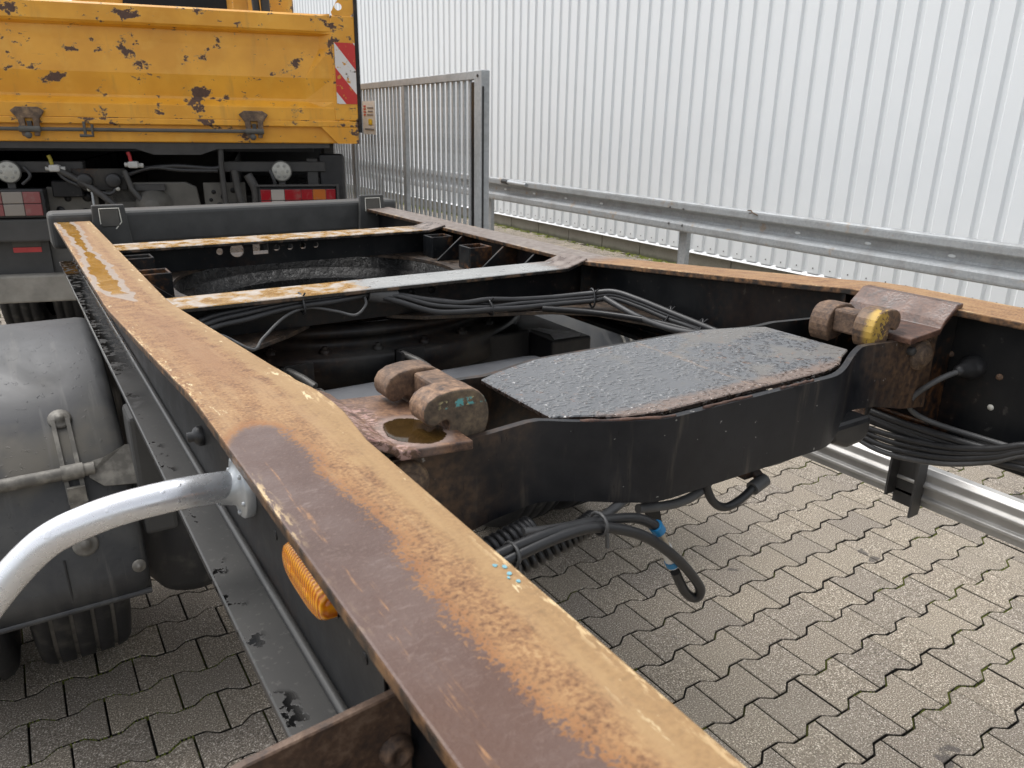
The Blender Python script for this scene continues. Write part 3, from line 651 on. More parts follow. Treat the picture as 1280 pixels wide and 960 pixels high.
# ================================================================== TRAILER CHASSIS
tr = thing('trailer_chassis', 'black two-rail drawbar trailer chassis with rusty rail tops and turntable', 'trailer', (CX, 1.8, 0))
W_ = .121; XL = .141; ZB = 1.150; TF = .0125
PROF = [(-.9,1.392),(.84,1.392),(.90,1.3895),(.98,1.381),(1.3,1.352),(1.62,1.3235),(1.70,1.3165),(1.78,1.3125),(1.9,1.312),(3.34,1.306)]
def ztop(y):
    for (a, za), (b, zb) in zip(PROF, PROF[1:]):
        if a <= y <= b: return za + (zb-za)*(y-a)/(b-a)
    return PROF[-1][1]
ys = sorted(set([p[0] for p in PROF] + [.6,.66,.70,.74,.78,.82,.86,.88,1.1,1.2,1.4,1.5,2.3,2.8,.2,-.2]))
def rail(x0, sgn):
    """sgn=+1: inner edge is at x0+W_ (left rail); -1: inner edge at x0"""
    mat = 'rusty_rail_left' if sgn > 0 else 'rusty_rail_right'
    rl = MB()
    def bulge(y): return .010*max(0, 1-((y-.775)/.10)**2) if .675 < y < .875 else 0
    vs = []; 
    for y in ys:
        a, b = x0, x0+W_
        if sgn > 0: b += bulge(y)
        else: a -= bulge(y)
        z = ztop(y); vs += [(a,y,z),(b,y,z),(b,y,z-TF),(a,y,z-TF)]
    fs = []
    for i in range(len(ys)-1):
        o = 4*i
        for k in range(4): l = (k+1) % 4; fs.append((o+k, o+l, o+4+l, o+4+k))
    n = 4*(len(ys)-1); fs += [(0,3,2,1), (n,n+1,n+2,n+3)]; rl.add(vs, fs)
    web = MB(); xw = x0+W_/2; pts = [(xw-.0045, y, ztop(y)-TF) for y in ys] + [(xw-.0045, ys[-1], ZB), (xw-.0045, ys[0], ZB)]
    w = web.prism(pts, (0,0,0), (.009,0,0)).build('side_rail', 'black_paint_clean', tr)
    rl.build('top_flange', mat, w, .0022, 2)
    MB().box(x0, x0+W_, -.9, 3.42, ZB-.013, ZB).build('bottom_flange', 'flange_grey' if sgn > 0 else 'rusty_black', w, .002, 1)
    s = MB()
    if sgn > 0:
        s.tube([(xw-.0085, -.9, ZB+.004), (xw-.0085, 3.42, ZB+.004)], .006, 8); s.build('weld_seam', 'flange_grey', w)
    else:
        s.tube([(xw-.0085, -.9, ZB+.003), (xw-.0085, 3.42, ZB+.003)], .005, 6); s.build('weld_seam', 'rusty_black', w)
    return w
railL = rail(XL, 1); railR = rail(mx(XL)-W_, -1)
XW = XL+W_/2-.0045               # outer face of the left web
# stiffeners welded inside the right and left rails
for sx in (0, 1):
    for y in (.90, 1.74):
        if sx == 0 and y < .8: continue
        a, b = (XL+W_/2+.0045, XL+W_-.004) if sx == 0 else (mx(XL)-W_+.004, mx(XL)-W_/2-.0045)
        MB().box(a, b, y-.004, y+.004, ZB, ztop(y)-TF-.0005).build('stiffener', 'black_paint', tr)
# blue paint fleck on the near edge of the left rail
m = MB()
for k in range(5):
    y = .402-.006*k+random.uniform(-.003,.003); x = .2535+random.uniform(-.004,.004); s_ = random.uniform(.0010,.0026); pts = [(x+s_*math.cos(a)*random.uniform(.6,1.1), y+1.3*s_*math.sin(a)*random.uniform(.6,1.1), 1.3922) for a in [i*math.pi/4 for i in range(8)]]
    m.prism(pts, (0,0,0), (0,0,.0004+.0001*k))
m.build('paint_fleck', 'blue_paint', tr)

# ---- cross members over the turntable
def cross_member(y0, y1, z, webz, holes):
    ycw = (y0+y1)/2
    w = MB().box(XL+W_/2+.006, mx(XL)-W_/2-.006, ycw-.005, ycw+.005, webz, z-.012) if not holes else holes
    wb = w.build('cross_member', 'black_paint_clean', tr)
    tp = MB(); xa, xb = XL+W_+.002, mx(XL)-W_-.002; e = .055
    # bent plate: flat between, turned up onto the rails at the right end
    sec = [(xa, z), (xb-e, z), (xb+.014, ztop(ycw)+.0095)]
    low = [(x, zz-.011) for x, zz in reversed(sec)]
    tp.prism([(x, y0, zz) for x, zz in sec+low], (0,y0,0), (0,y1,0)); tp.build('top_plate', 'cross_top' if y0 < 2 else 'cross_top_tan', wb, .002, 1)
    return wb
cm2 = cross_member(1.725, 1.845, 1.300, 1.2125, None)
def web_with_holes(y, z0, z1, xa, xb, hs):
    """plate in the XZ plane at y, cut by round / square holes (built from strips around each hole)"""
    m = MB(); th = .010; zc = hs[0][1]; xs = [xa]
    def quadplate(pts): m.prism([(x, y, z) for x, z in pts], (0,y,0), (0,y+th,0))
    cur = xa
    for (hx, hz, r, kind) in hs:
        l, rr = hx-r-.003, hx+r+.003; quadplate([(cur, z0), (l, z0), (l, z1), (cur, z1)]); N = 16
        if kind == 'o': ring = [(hx+r*math.cos(2*math.pi*k/N), hz+r*math.sin(2*math.pi*k/N)) for k in range(N)]
        else: ring = [(hx+r*max(-1, min(1, 1.42*math.cos(2*math.pi*(k+.0)/N))), hz+r*.72*max(-1, min(1, 1.42*math.sin(2*math.pi*k/N)))) for k in range(N)]
        # frame between the strip rectangle and the ring
        def edge(ang):
            cx, cz = math.cos(ang), math.sin(ang); t = []
            if cx > 1e-6: t.append((rr-hx)/cx)
            if cx < -1e-6: t.append((l-hx)/cx)
            if cz > 1e-6: t.append((z1-hz)/cz)
            if cz < -1e-6: t.append((z0-hz)/cz)
            q = min(t); return (hx+cx*q, hz+cz*q)
        angs = [2*math.pi*k/N for k in range(N)]; out = [edge(a) for a in angs]
        corners = [(rr, z1), (l, z1), (l, z0), (rr, z0)]
        for k in range(N):
            k2 = (k+1) % N; quad = [ring[k], out[k]]
            for c in corners:
                ca = math.atan2(c[1]-hz, c[0]-hx) % (2*math.pi); a0 = angs[k]; a1 = a0+2*math.pi/N
                if a0+1e-6 < ca < a1-1e-6: quad.append(c)
            quad += [out[k2], ring[k2]]; quadplate(quad)
        cur = rr
    quadplate([(cur, z0), (xb, z0), (xb, z1), (cur, z1)]); return m
hz = 1.266
holes = [(.572, hz, .011, 'o'), (.628, hz, .023, 'o'), (.706, hz, .026, 's'), (.760, hz, .011, 'o'), (.806, hz, .011, 'o'), (.852, hz, .011, 'o'), (.898, hz, .010, 'o')]
cm1 = cross_member(2.585, 2.715, 1.303, 1.165, web_with_holes(2.655, 1.2125, 1.2905, XL+W_/2+.006, mx(XL)-W_/2-.006, holes))
# ---- ring carrier plate with its round opening, and the greased turntable ring below
RCY, RCR = 2.37, .438
pl = MB(); N = 48; vs = []; fs = []; x0, x1, y0, y1 = XL+W_/2+.005, mx(XL)-W_/2-.005, 1.80, 2.95
for lev in (1.212, 1.202):
    for k in range(N):
        a = 2*math.pi*k/N; vs.append((CX+RCR*math.cos(a), RCY+RCR*math.sin(a), lev))
    for k in range(N):
        a = 2*math.pi*k/N; c, s_ = math.cos(a), math.sin(a); t = min([(x1-CX)/c if c > 1e-6 else 9, (x0-CX)/c if c < -1e-6 else 9, (y1-RCY)/s_ if s_ > 1e-6 else 9, (y0-RCY)/s_ if s_ < -1e-6 else 9])
        vs.append((CX+c*t, RCY+s_*t, lev))
for k in range(N):
    l = (k+1) % N; fs += [(k, l, N+l, N+k), (2*N+k, 3*N+k, 3*N+l, 2*N+l), (k, 2*N+k, 2*N+l, l)]
pl.add(vs, fs); pl.build('ring_carrier_plate', 'floor_brown', tr)
rg = MB(); rg.lathe((CX, RCY, 0), (0,0,1), [(1.201, RCR+.15), (1.201, RCR-.006), (1.165, RCR-.006), (1.165, RCR-.03), (1.140, RCR-.045), (1.140, RCR-.10), (1.05, RCR-.10)], 64)
tring = rg.build('turntable_ring', 'wet_grease', tr)
MB().lathe((CX, RCY, 0), (0,0,1), [(1.050, RCR+.02), (1.050, RCR+.20), (1.118, RCR+.20), (1.128, RCR+.195), (1.128, RCR+.12), (1.165, RCR+.12), (1.165, RCR+.15), (1.185, RCR+.15), (1.185, RCR+.10), (1.2, RCR+.10)], 64).build('ring_flange', 'dirty_black', tring)
for k in range(28):
    a = 2*math.pi*(k+.5)/28; MB().lathe((CX+(RCR+.158)*math.cos(a), RCY+(RCR+.158)*math.sin(a), 1.128), (0,0,1), [(0,.014),(.010,.014),(.010,.008),(.018,.008),(.018,0)], 6).build('bolt', 'dirty_black', tring)
m = MB(); m.lathe((CX, RCY, 1.03), (0,0,1), [(0, 0), (0, RCR+.06), (-.03, RCR+.06), (-.03, 0)], 48); m.build('turntable_floor', 'wet_grease', tr)
# ---- socket boxes and gussets along both rails over the turntable
def socket(xa, xb, ya, yb, zt, zb):
    m = MB(); t = .006; m.box(xa, xb, ya, ya+t, zb, zt); m.box(xa, xb, yb-t, yb, zb, zt); m.box(xa, xa+t, ya+t, yb-t, zb, zt); m.box(xb-t, xb, ya+t, yb-t, zb, zt); m.box(xa+t, xb-t, ya+t, yb-t, zb, zb+.006)
    m.build('socket_box', 'rusty_black', tr, .002, 1)
for sd in (0, 1):
    f = (lambda x: x) if sd == 0 else mx
    for (ya, yb) in ((2.50, 2.575), (2.225, 2.305)):
        a, b = sorted((f(XL+W_+.003), f(XL+W_+.088))); socket(a, b, ya, yb, 1.288, 1.2125)
    for y in (2.44, 2.16, 1.98):
        pts = [(f(XL+W_/2+.006), y, 1.2125), (f(XL+W_/2+.006), y, ztop(y)-TF-.001), (f(XL+W_-.004), y, ztop(y)-TF-.001), (f(XL+W_+.10), y, 1.215), (f(XL+W_+.10), y, 1.2125)]
        MB().prism(pts, (0,y,0), (0,y+.008,0)).build('gusset', 'black_paint', tr, .001, 1)
# ---- head beam with its two corner sockets
hb = MB().box(.126, 1.530, 3.345, 3.465, 1.205, 1.338).build('head_beam', 'dusty_box', tr, .018, 3)
hb.data.materials[0] = M['head_grey']
for (xa, xb) in ((.272, .378), (1.338, 1.444)):
    s = MB(); s.prism([(xa-.012, 3.335, 1.175), (xb+.022, 3.335, 1.175), (xb+.004, 3.335, 1.365), (xa, 3.335, 1.365)], (0,0,0), (0,-.022,0)); so = s.build('corner_socket', 'head_grey', hb, .003, 1)
    fr = MB(); za, zb2, t = 1.275, 1.352, .0045; x_a, x_b = xa+.022, xb-.016
    pts = [(x_a, za+.02), (x_a, zb2), (x_b, zb2), (x_b+.004, za+.025), (x_b-.018, za), (x_a+.02, za-.006)]
    fr.tube([(x, 3.311, z) for x, z in pts[:-1]], .0022, 6); fr.build('chalk_outline', 'white_marker', so)
    MB().box(x_a+.003, x_b-.003, 3.3085, 3.312, za+.01, zb2-.004).build('socket_face', 'coupling_grey', so, .002, 1)

# ---- saddle: octagonal cover plate on bent front and rear plates
ST = 1.349
xi0, xi1 = .518, mx(.518); xb0, xb1 = .625, mx(.625)
sd_ = MB(); topo = [(xi0,.707),(.56,.688),(.60,.664),(xb0+.03,.653),(mx(xb0+.03),.653),(mx(.60),.664),(mx(.56),.688),(xi1,.707),(xi1,.874),(mx(.56),.892),(xb1-.01,.914),(xb0+.01,.914),(.56,.892),(xi0,.874)]
saddle = sd_.prism([(x, y, ST) for x, y in topo], (0,0,ST), (0,0,ST-.007)).build('saddle', 'wet_plate', tr, .0015, 1)
def strip(pts, zt, zb, th, name, mat, par, sgn):
    """bent plate following pts (x,y); zt/zb lists of heights; thickness th away along sgn*y"""
    m = MB(); n = len(pts); vs = []
    for (x, y), a, b in zip(pts, zt, zb): vs += [(x, y, a), (x, y, b), (x, y+sgn*th, b), (x, y+sgn*th, a)]
    fs = []
    for i in range(n-1):
        o = 4*i
        for k in range(4): l = (k+1) % 4; fs.append((o+k, o+l, o+4+l, o+4+k))
    m.add(vs, fs, False); m.sm = [i % 4 in (0, 2) for i in range(len(fs))]; m.add([vs[0], vs[1], vs[2], vs[3]], [(0,1,2,3)]); m.add(vs[-4:], [(0,3,2,1)]); ob = m.build(name, mat, par)
    ob.data.set_sharp_from_angle(angle=R(40)); return ob
xs_ = [.268, .34, .40, .43, .46, .48, .495, .51, .525, .54, .555, .57, .585, .60, .615, .63, .645, .66, .69]; xs_ = xs_ + [mx(x) for x in reversed(xs_)]
def yfun(x, ye, ym):
    d = abs(x-CX); a, b = CX-.485, CX-.655; t = min(1, max(0, (a-d)/(a-b))); t = t*t*(3-2*t)*.65 + t*.35
    return ye+(ym-ye)*t
def zlow(x):
    d = CX-abs(x-CX); k = [(.268,1.205),(.34,1.215),(.43,1.236),(.50,1.243),(.56,1.238),(.63,1.232),(2,1.232)]
    for (a, za), (b, zb) in zip(k, k[1:]):
        if d <= b: return za+(zb-za)*(d-a)/(b-a)
def ztp(x):
    d = CX-abs(x-CX); k = [(.268,1.343),(.34,1.344),(.43,1.349),(.49,1.3525),(.53,1.3475),(.56,1.3455),(2,1.3455)]
    for (a, za), (b, zb) in zip(k, k[1:]):
        if d <= b: return za+(zb-za)*(d-a)/(b-a)
rear = [(x, yfun(x, .7085, .6445)) for x in xs_]
strip(rear, [ztp(x) for x in xs_], [zlow(x) for x in xs_], .010, 'rear_plate', 'saddle_black', saddle, -1)
frt = [(x, yfun(x, .876, .918)) for x in xs_]
strip(frt, [ztp(x) for x in xs_], [zlow(x) for x in xs_], .010, 'front_plate', 'black_paint', saddle, 1)
for xw_ in (.517, mx(.517)-.006): pass
MB().box(xi0+.02, mx(xi0+.02), .72, .86, 1.236, 1.244).build('saddle_floor', 'black_paint', saddle)
for sgn, x in ((1, .318), (-1, mx(.318))):
    b = MB().lathe((x, .6985, 1.313), (0,-1,0), [(0,.028),(.004,.028),(.009,.024),(.009,.018),(.014,.0175),(.016,.015),(.016,0)], 28); b.build('pivot_pin', 'hinge_rust', saddle)
    if sgn < 0: MB().lathe((x-.034, .6985, 1.325), (0,-1,0), [(0,.008),(.008,.008),(.011,.005),(.011,0)], 12).build('grease_cap', 'dark_steel', saddle)
for (xa, xb) in ((.545,.66),(.71,.80),(.86,.93)):
    n_ = 9; MB().tube([(xa+(xb-xa)*k/n_, yfun(xa+(xb-xa)*k/n_, .7085, .6445)-.006+random.uniform(-.001,.001), 1.3462+random.uniform(-.0006,.0006)) for k in range(n_+1)], [.0022+.0007*math.sin(k*2.1) for k in range(n_+1)], 6).build('weld_bead', 'rust_dark', saddle)
# mount plates between saddle and rails
def mount(f, mat, sgn):
    sec = ([(f(XL+W_-.016), 1.4015)] if sgn < 0 else []) + [(f(XL+W_+.001), 1.3895 if sgn > 0 else 1.4005), (f(.296), 1.3715 if sgn > 0 else 1.376), (f(.305), 1.3625), (f(.392), 1.3565)]
    low = [(x, z-(.011 if not (sgn < 0 and abs(x-f(XL+W_-.016)) < .001) else .0085)) for x, z in reversed(sec)]
    p = MB().prism([(x, .676, z) for x, z in sec+low], (0,0,0), (0,.184,0)).build('mount_plate', mat, tr, .002, 2)
    q = MB(); q.prism([(f(XL+W_/2+.006), .700, ZB+.001), (f(.300), .700, 1.205), (f(.300), .700, 1.35), (f(XL+W_/2+.006), .700, 1.3785)], (0,0,0), (0,.009,0)); q.build('end_plate', 'rusty_black', p)
    q = MB(); q.prism([(f(XL+W_/2+.006), .872, ZB+.001), (f(.300), .872, 1.205), (f(.300), .872, 1.35), (f(XL+W_/2+.006), .872, 1.3785)], (0,0,0), (0,.009,0)); q.build('end_plate', 'rusty_black', p)
mount(lambda x: x, 'rust_plate_puddle', 1); mount(mx, 'rust_dark', -1)
# twin hooks (left ones open towards the rail, right ones mirrored)
def hook(f, y, mat, dx=0, dz=-.004):
    # (x,z) profile: round back, nose pointing to the rail with a slot below it
    P = []
    cx, cz, r = .405, 1.372, .036
    for k in range(9): a = R(-50+ k*140/8); P.append((cx+r*math.cos(a), cz+r*math.sin(a)))
    P += [(.383,1.4085),(.362,1.406),(.349,1.400),(.3425,1.391),(.342,1.382),(.346,1.374),(.354,1.3695),(.363,1.3705),(.370,1.374),(.376,1.3745),(.380,1.371),(.380,1.365),(.378,1.360),(.384,1.352),(.405,1.347),(.42,1.346)]
    sx = .80 if f(0) > 1 else .86
    m = MB().prism([(f(.392+(x-.392)*sx)+dx, y, z+dz) for x, z in P], (0,0,0), (0,.038,0)); return m.build('hook', mat, tr, .0026, 2, 25)
for f, ma, mb in ((lambda x: x, 'hook_marked', 'rust_hook'), (mx, 'hook_yellow', 'rust_hook')):
    r_ = f(0) > 1; h1 = hook(f, .712, ma, -.018 if r_ else 0, -.008 if r_ else -.004); h2 = hook(f, .795 if r_ else .812, mb, -.022 if r_ else 0, -.014 if r_ else -.006)
    a, b = sorted((f(.385)-(.02 if r_ else 0), f(.420)-(.02 if r_ else 0))); MB().box(a, b, .750, .795 if r_ else .812, 1.350, 1.3985 if not r_ else 1.390).build('hook_spacer', 'rust_hook', h1, .004, 2)

# ---- lower structure between saddle and turntable
MB().box(.40, 1.235, 1.80, 1.95, .93, 1.112).build('lower_beam', 'dirty_black', tr, .006, 2)
for pts in ([(.207,1.50),(.29,1.555),(.392,1.651),(.50,1.725),(.58,1.7985),(.207,1.7985)], [(.78,1.7985),(.86,1.735),(1.0,1.69),(1.18,1.625),(1.27,1.55),(1.325,1.40),(1.355,1.20),(1.36,1.0),(1.42,1.0),(1.42,1.7985)]):
    MB().prism([(x, y, 1.212) for x, y in pts], (0,0,0), (0,0,-.010)).build('corner_plate', 'floor_brown', tr, .001, 1)
bl = MB().box(1.245, 1.385, 1.70, 2.9, .97, 1.098).build('lower_rail', 'dirty_black', tr, .006, 2)
m = MB(); m.prism([(1.262,1.716,1.0986),(1.35,1.712,1.0986),(1.372,1.735,1.0986),(1.33,1.79,1.0986),(1.30,1.845,1.0986),(1.27,1.85,1.0986),(1.285,1.77,1.0986)], (0,0,0), (0,0,.0006)); m.build('white_paint_patch', 'white_paint_patch', bl)
MB().box(mx(1.385), mx(1.245), 1.70, 2.9, .97, 1.098).build('lower_rail', 'dirty_black', tr, .006, 2)
# air tank with straps
tk = MB().lathe((.30, 1.60, .985), (1,0,0), [(0,0),(.004,.06),(.02,.095),(.05,.112),(.08,.115),(.80,.115),(.83,.112),(.865,.095),(.88,.06),(.885,0)], 40).build('air_tank', 'tank_grey', tr)
for x in (.520, .808):
    s = MB(); pts = []
    for k in range(13):
        a = R(150 - k*14); pts.append((x, 1.60+.119*math.cos(a), .985+.119*math.sin(a)))
    for dx in (-.016, .016): s.tube([(p[0]+dx, p[1], p[2]) for p in pts], .0052, 6)
    s.tube([(x-.016, 1.498, 1.047), (x, 1.50, 1.05), (x+.016, 1.498, 1.047)], .005, 6); s.build('strap', 'strap_steel', tk)
    q = MB(); q.box(x-.05, x-.042, 1.66, 1.70, 1.02, 1.146); q.box(x-.05, x+.028, 1.692, 1.70, 1.06, 1.146); q.build('tank_bracket', 'dirty_black', tk)
    q = MB(); q.tube([(x-.035,1.70,1.135),(x-.012,1.65,1.125),(x+.004,1.62,1.112)], .010, 8); q.build('strap_rod', 'strap_steel', tk)
    MB().lathe((x-.030, 1.655, 1.085), (0,-1,0), [(0,.016),(.008,.015),(.011,.010),(.011,0)], 12).build('bolt', 'brass', tk)
# ---- cables
def cable(path, r, mat='rubber_cable', name='cable', par=tr, k=6, n=8):
    return MB().tube(path, r, n, True, k).build(name, mat, par)
w = lambda: random.uniform(-.006, .006)
for i in range(3):
    dy = -.010*i; dz = -.010*i
    cable([(.20,1.66+dy,1.235+dz),(.325,1.735+dy,1.268+dz),(.42,1.745+dy,1.281+dz+w()*.5),(.52,1.750+dy+w(),1.289+dz*.8),(.62,1.750+dy,1.291+dz*.7),(.725,1.748,1.282)], .0072)
for i in range(4):
    dy = .011*(i-2); dz = .009*(i % 3)
    cable([(.725,1.748,1.280),(.78,1.735+dy,1.262+dz+w()),(.86,1.705+dy,1.238+dz+w()),(.94,1.690+dy,1.228+dz),(1.02,1.685+dy,1.224+dz+w()),(1.10,1.675+dy,1.223+dz),(1.20,1.650+dy*.6,1.227+dz+w()),(1.285,1.600+dy*.4,1.234+dz),(1.325,1.545,1.246+dz),(1.345,1.46,1.238+dz),(1.350,1.36+w(),1.228+dz),(1.352,1.24,1.222+dz+w()),(1.352,1.10,1.205+dz),(1.352,.95,1.172+dz),(1.350,.80,1.150+dz+w()),(1.348,.62+w(),1.150+dz),(1.348,.45,1.165+dz),(1.345,.2,1.18+dz)], .0062 if i % 2 else .0075)
cable([(1.31,1.56,1.245),(1.31,1.45,1.226),(1.30,1.34,1.222),(1.305,1.24,1.226),(1.325,1.14,1.245),(1.345,1.04,1.243),(1.35,.95,1.20)], .0085)
cable([(1.15,1.62,1.222),(1.24,1.52,1.222),(1.31,1.38,1.222),(1.34,1.2,1.220)], .008, 'black_grease')
cable([(.24,1.60,1.252),(.30,1.640,1.262),(.345,1.650,1.248),(.395,1.620,1.219),(.43,1.66,1.231),(.50,1.72,1.258),(.56,1.735,1.268),(.62,1.72,1.256),(.66,1.70,1.246),(.695,1.72,1.262),(.70,1.735,1.278)], .0035, 'grey_cable', k=8)
cable([(.80,1.775,1.265),(.87,1.735,1.258),(.95,1.705,1.245),(1.03,1.68,1.236)], .0045)
MB().cyl((.715,1.748,1.283), (.785,1.738,1.270), .0185, 14).build('cable_sleeve', 'grey_cable', tr)
for (p, q) in (((.545,1.715,1.255),(.545,1.765,1.302)), ((1.02,1.655,1.210),(1.02,1.705,1.250)), ((1.285,1.575,1.215),(1.295,1.605,1.268)), ((1.335,1.36,1.212),(1.365,1.37,1.258)), ((1.335,1.25,1.205),(1.365,1.26,1.250))):
    a, b = Vector(p), Vector(q); c = (a+b)/2; rr = (b-a).length/2*.82; m = MB(); pts = []
    for k in range(15): t = 2*math.pi*k/14; pts.append(c + (b-a).normalized()*rr*math.cos(t) + Vector((0,-.5,.5)).normalized()*rr*.6*math.sin(t))
    m.tube(pts, .003, 5); m.tube([pts[3], pts[3]+Vector((.004,-.012,.012))], .0022, 5); m.build('cable_tie', 'plastic_black', tr)
for x in (.845, .905): MB().lathe((x, 1.7795, 1.268), (0,-1,0), [(0,.010),(.0008,.010),(.0008,0)], 14).build('drilled_hole', 'black_grease', tr)
# right rail: plug, drooping loops
XR = mx(XL)-W_/2-.0045
MB().lathe((XR, .655, 1.285), (-1,0,0), [(0,.021),(.016,.021),(.018,.017),(.030,.0165),(.034,.012),(.052,.0105),(.060,.006),(.060,0)], 20).build('cable_plug', 'rubber_cable', tr)
cable([(XR-.056,.655,1.284),(XR-.085,.672,1.268),(XR-.10,.700,1.232),(XR-.092,.705,1.205),(XR-.066,.690,1.185),(XR-.05,.640,1.177),(XR-.046,.52,1.178),(XR-.046,.3,1.18)], .0052, 'grey_cable')
for i in range(4):
    s_ = .010*i; cable([(1.33,.95,1.165-.2*s_),(1.338,.85,1.142-.6*s_),(1.338-.3*s_,.75,1.138-1.1*s_),(1.338-.3*s_,.64,1.152-1.0*s_),(1.338,.56,1.178-.8*s_),(1.340,.50,1.206-.5*s_),(1.343,.40,1.215),(1.345,.25,1.215)], .0052 if i % 2 else .0062, 'rubber_cable' if i < 3 else 'grey_cable')
for (y, z) in ((.700,1.297),(.610,1.278)): MB().lathe((XR, y, z), (-1,0,0), [(0,.006),(.004,.005),(.006,0)], 10).build('rivet', 'rust_hook', tr)
MB().lathe((XR-.0005, .613, 1.220), (-1,0,0), [(0,.0055),(.0006,.0055),(.0006,0)], 14).build('drilled_hole', 'white_marker', tr)

# ---- hoses hanging below the saddle
def helix(path, R0, r, turns, n=6):
    P = catmull([Vector(p) for p in path], 12); out = []; N = turns*12
    for i in range(N+1):
        t = i/N*(len(P)-1); k = min(int(t), len(P)-2); p = P[k].lerp(P[k+1], t-k); d = (P[k+1]-P[k]).normalized(); e1 = d.cross(Vector((0,0,1))).normalized(); e2 = d.cross(e1); a = 2*math.pi*i/12
        out.append(p + e1*R0*math.cos(a) + e2*R0*math.sin(a))
    return MB().tube(out, r, n)
helix([(.335,.672,1.205),(.40,.672,1.213),(.47,.675,1.224)], .013, .0042, 18).build('coil_spring', 'rubber_cable', tr)
helix([(.36,.662,1.182),(.44,.660,1.190),(.52,.660,1.206),(.56,.664,1.216)], .011, .0036, 24).build('corrugated_hose', 'rubber_cable', tr)
cable([(.34,.655,1.205),(.40,.635,1.232),(.47,.628,1.243),(.54,.630,1.236),(.60,.632,1.222),(.632,.628,1.204)], .0068)
cable([(.33,.650,1.192),(.40,.628,1.224),(.47,.622,1.238),(.53,.620,1.235),(.60,.616,1.205),(.66,.612,1.155),(.705,.612,1.102),(.714,.615,1.080),(.706,.62,1.075),(.690,.622,1.092),(.672,.624,1.125)], .0070, k=8)
for a, b, r, mt in (((.632,.628,1.204),(.639,.6275,1.194),.0095,'blue_collar'),((.636,.6275,1.197),(.652,.627,1.168),.0062,'brass'),((.652,.627,1.168),(.668,.625,1.135),.0082,'sign_white'),((.663,.6255,1.145),(.667,.625,1.137),.0092,'blue_collar')):
    MB().cyl(a, b, r, 12).build('hose_fitting', mt, tr)
for x, z, y in ((.415,1.229,.631),(.535,1.236,.625)):
    m = MB(); pts = [(x+.0015*math.sin(t), y+.016*math.cos(t), z+.013*math.sin(t)) for t in [2*math.pi*k/12 for k in range(13)]]; m.tube(pts, .0024, 5); m.bar((x,y-.016,z-.004),(x+.001,y-.017,z-.024),.004,.003,(1,0,0)); m.build('cable_tie', 'grey_cable', tr)
cable([(.45,.66,1.232),(.50,.655,1.226),(.56,.655,1.222),(.60,.66,1.231),(.66,.675,1.243)], .0062, 'grey_cable')
cable([(.63,.66,1.214),(.70,.66,1.203),(.755,.665,1.208),(.80,.68,1.228)], .0065, 'grey_cable')
cable([(.75,.66,1.226),(.765,.655,1.192),(.79,.652,1.176),(.822,.652,1.180),(.850,.655,1.190)], .0062)
MB().cyl((.848,.655,1.189), (.876,.657,1.196), .0105, 12).build('hose_fitting', 'grey_cable', tr)
m = MB(); m.box(.846,.874,.668,.696,1.196,1.236); m.cyl((.872,.66,1.196),(.868,.68,1.212),.008,10); m.build('valve_body', 'rusty_black', tr, .003, 1)
m = MB(); m.prism([(.640,.672,1.244),(.668,.672,1.244),(.690,.672,1.165),(.676,.672,1.160)], (0,0,0), (0,.01,0)); m.build('hose_bracket', 'rusty_black', tr)
m = MB().lathe((.900,.72,1.215), (1,0,0), [(0,0),(.002,.035),(.06,.038),(.10,.036),(.11,.02),(.11,0)], 20); m.build('brake_valve', 'plastic_black', tr)
m = MB(); m.prism([(1.02,.66,1.244),(1.135,.66,1.244),(1.135,.66,1.212),(1.118,.66,1.200),(1.08,.66,1.198),(1.04,.66,1.214)], (0,0,0), (0,.055,0)); m.build('rubber_stop', 'plastic_black', tr, .008, 2)
helix([(1.14,.70,1.215),(1.20,.73,1.226),(1.26,.78,1.236)], .011, .0032, 20).build('coil_spring', 'rust_plate_brown', tr)
m = MB().lathe((1.235,.745,1.225), (.6,.2,.4), [(-.03,.012),(-.02,.02),(.02,.021),(.03,.012)], 12); m.build('rubber_boot', 'plastic_black', tr)
MB().box(.34, 1.28, .74, .84, 1.02, 1.10).build('axle_beam', 'black_grease', tr, .01, 2) if False else None

# ---- left rail outside: side marker, pipe bracket, grommets, near bracket
lm = MB(); cy, cz = .634, 1.274
def marker_pts(hw, hh, x):
    pts = []
    for k in range(24):
        a = 2*math.pi*(k+.5)/24; c_, s_ = math.cos(a), math.sin(a); pts.append((x, cy+math.copysign(abs(c_)**.62, c_)*hw, cz+math.copysign(abs(s_)**.75, s_)*hh))
    return pts
n = 24; rings = [marker_pts(.059,.0225,XW), marker_pts(.0585,.022,XW-.013), marker_pts(.056,.0200,XW-.0185), marker_pts(.050,.0155,XW-.0212), marker_pts(.034,.0085,XW-.0224)]
lm.add(sum(rings, []), [(i+o, (i+1)%n+o, (i+1)%n+o+n, i+o+n) for o in (0,n,2*n,3*n) for i in range(n)] + [tuple(range(4*n,5*n))], True)
lens = lm.build('side_marker_lamp', 'amber_lens', tr)
m = MB(); m.prism([(XW-.0005, y, z) for _, y, z in marker_pts(.060,.023,0)], (0,0,0), (-.004,0,0)); m.build('lamp_base', 'plastic_black', lens)
for q in (.012, -.012):
    MB().lathe((XW-.0218, cy+q*2, cz), (-1,0,0), [(0,.0075),(.0012,.0065),(.0015,.003),(.0015,0)], 14).build('lens_boss', 'amber_lens', lens)
fx = MB().lathe((XW, .902, 1.257), (-1,0,0), [(0,.041),(.010,.041),(.012,.039),(.0125,.028),(.018,.0225),(.030,.0195),(.036,.0187)], 36).build('pipe_bracket', 'galvanised', tr)
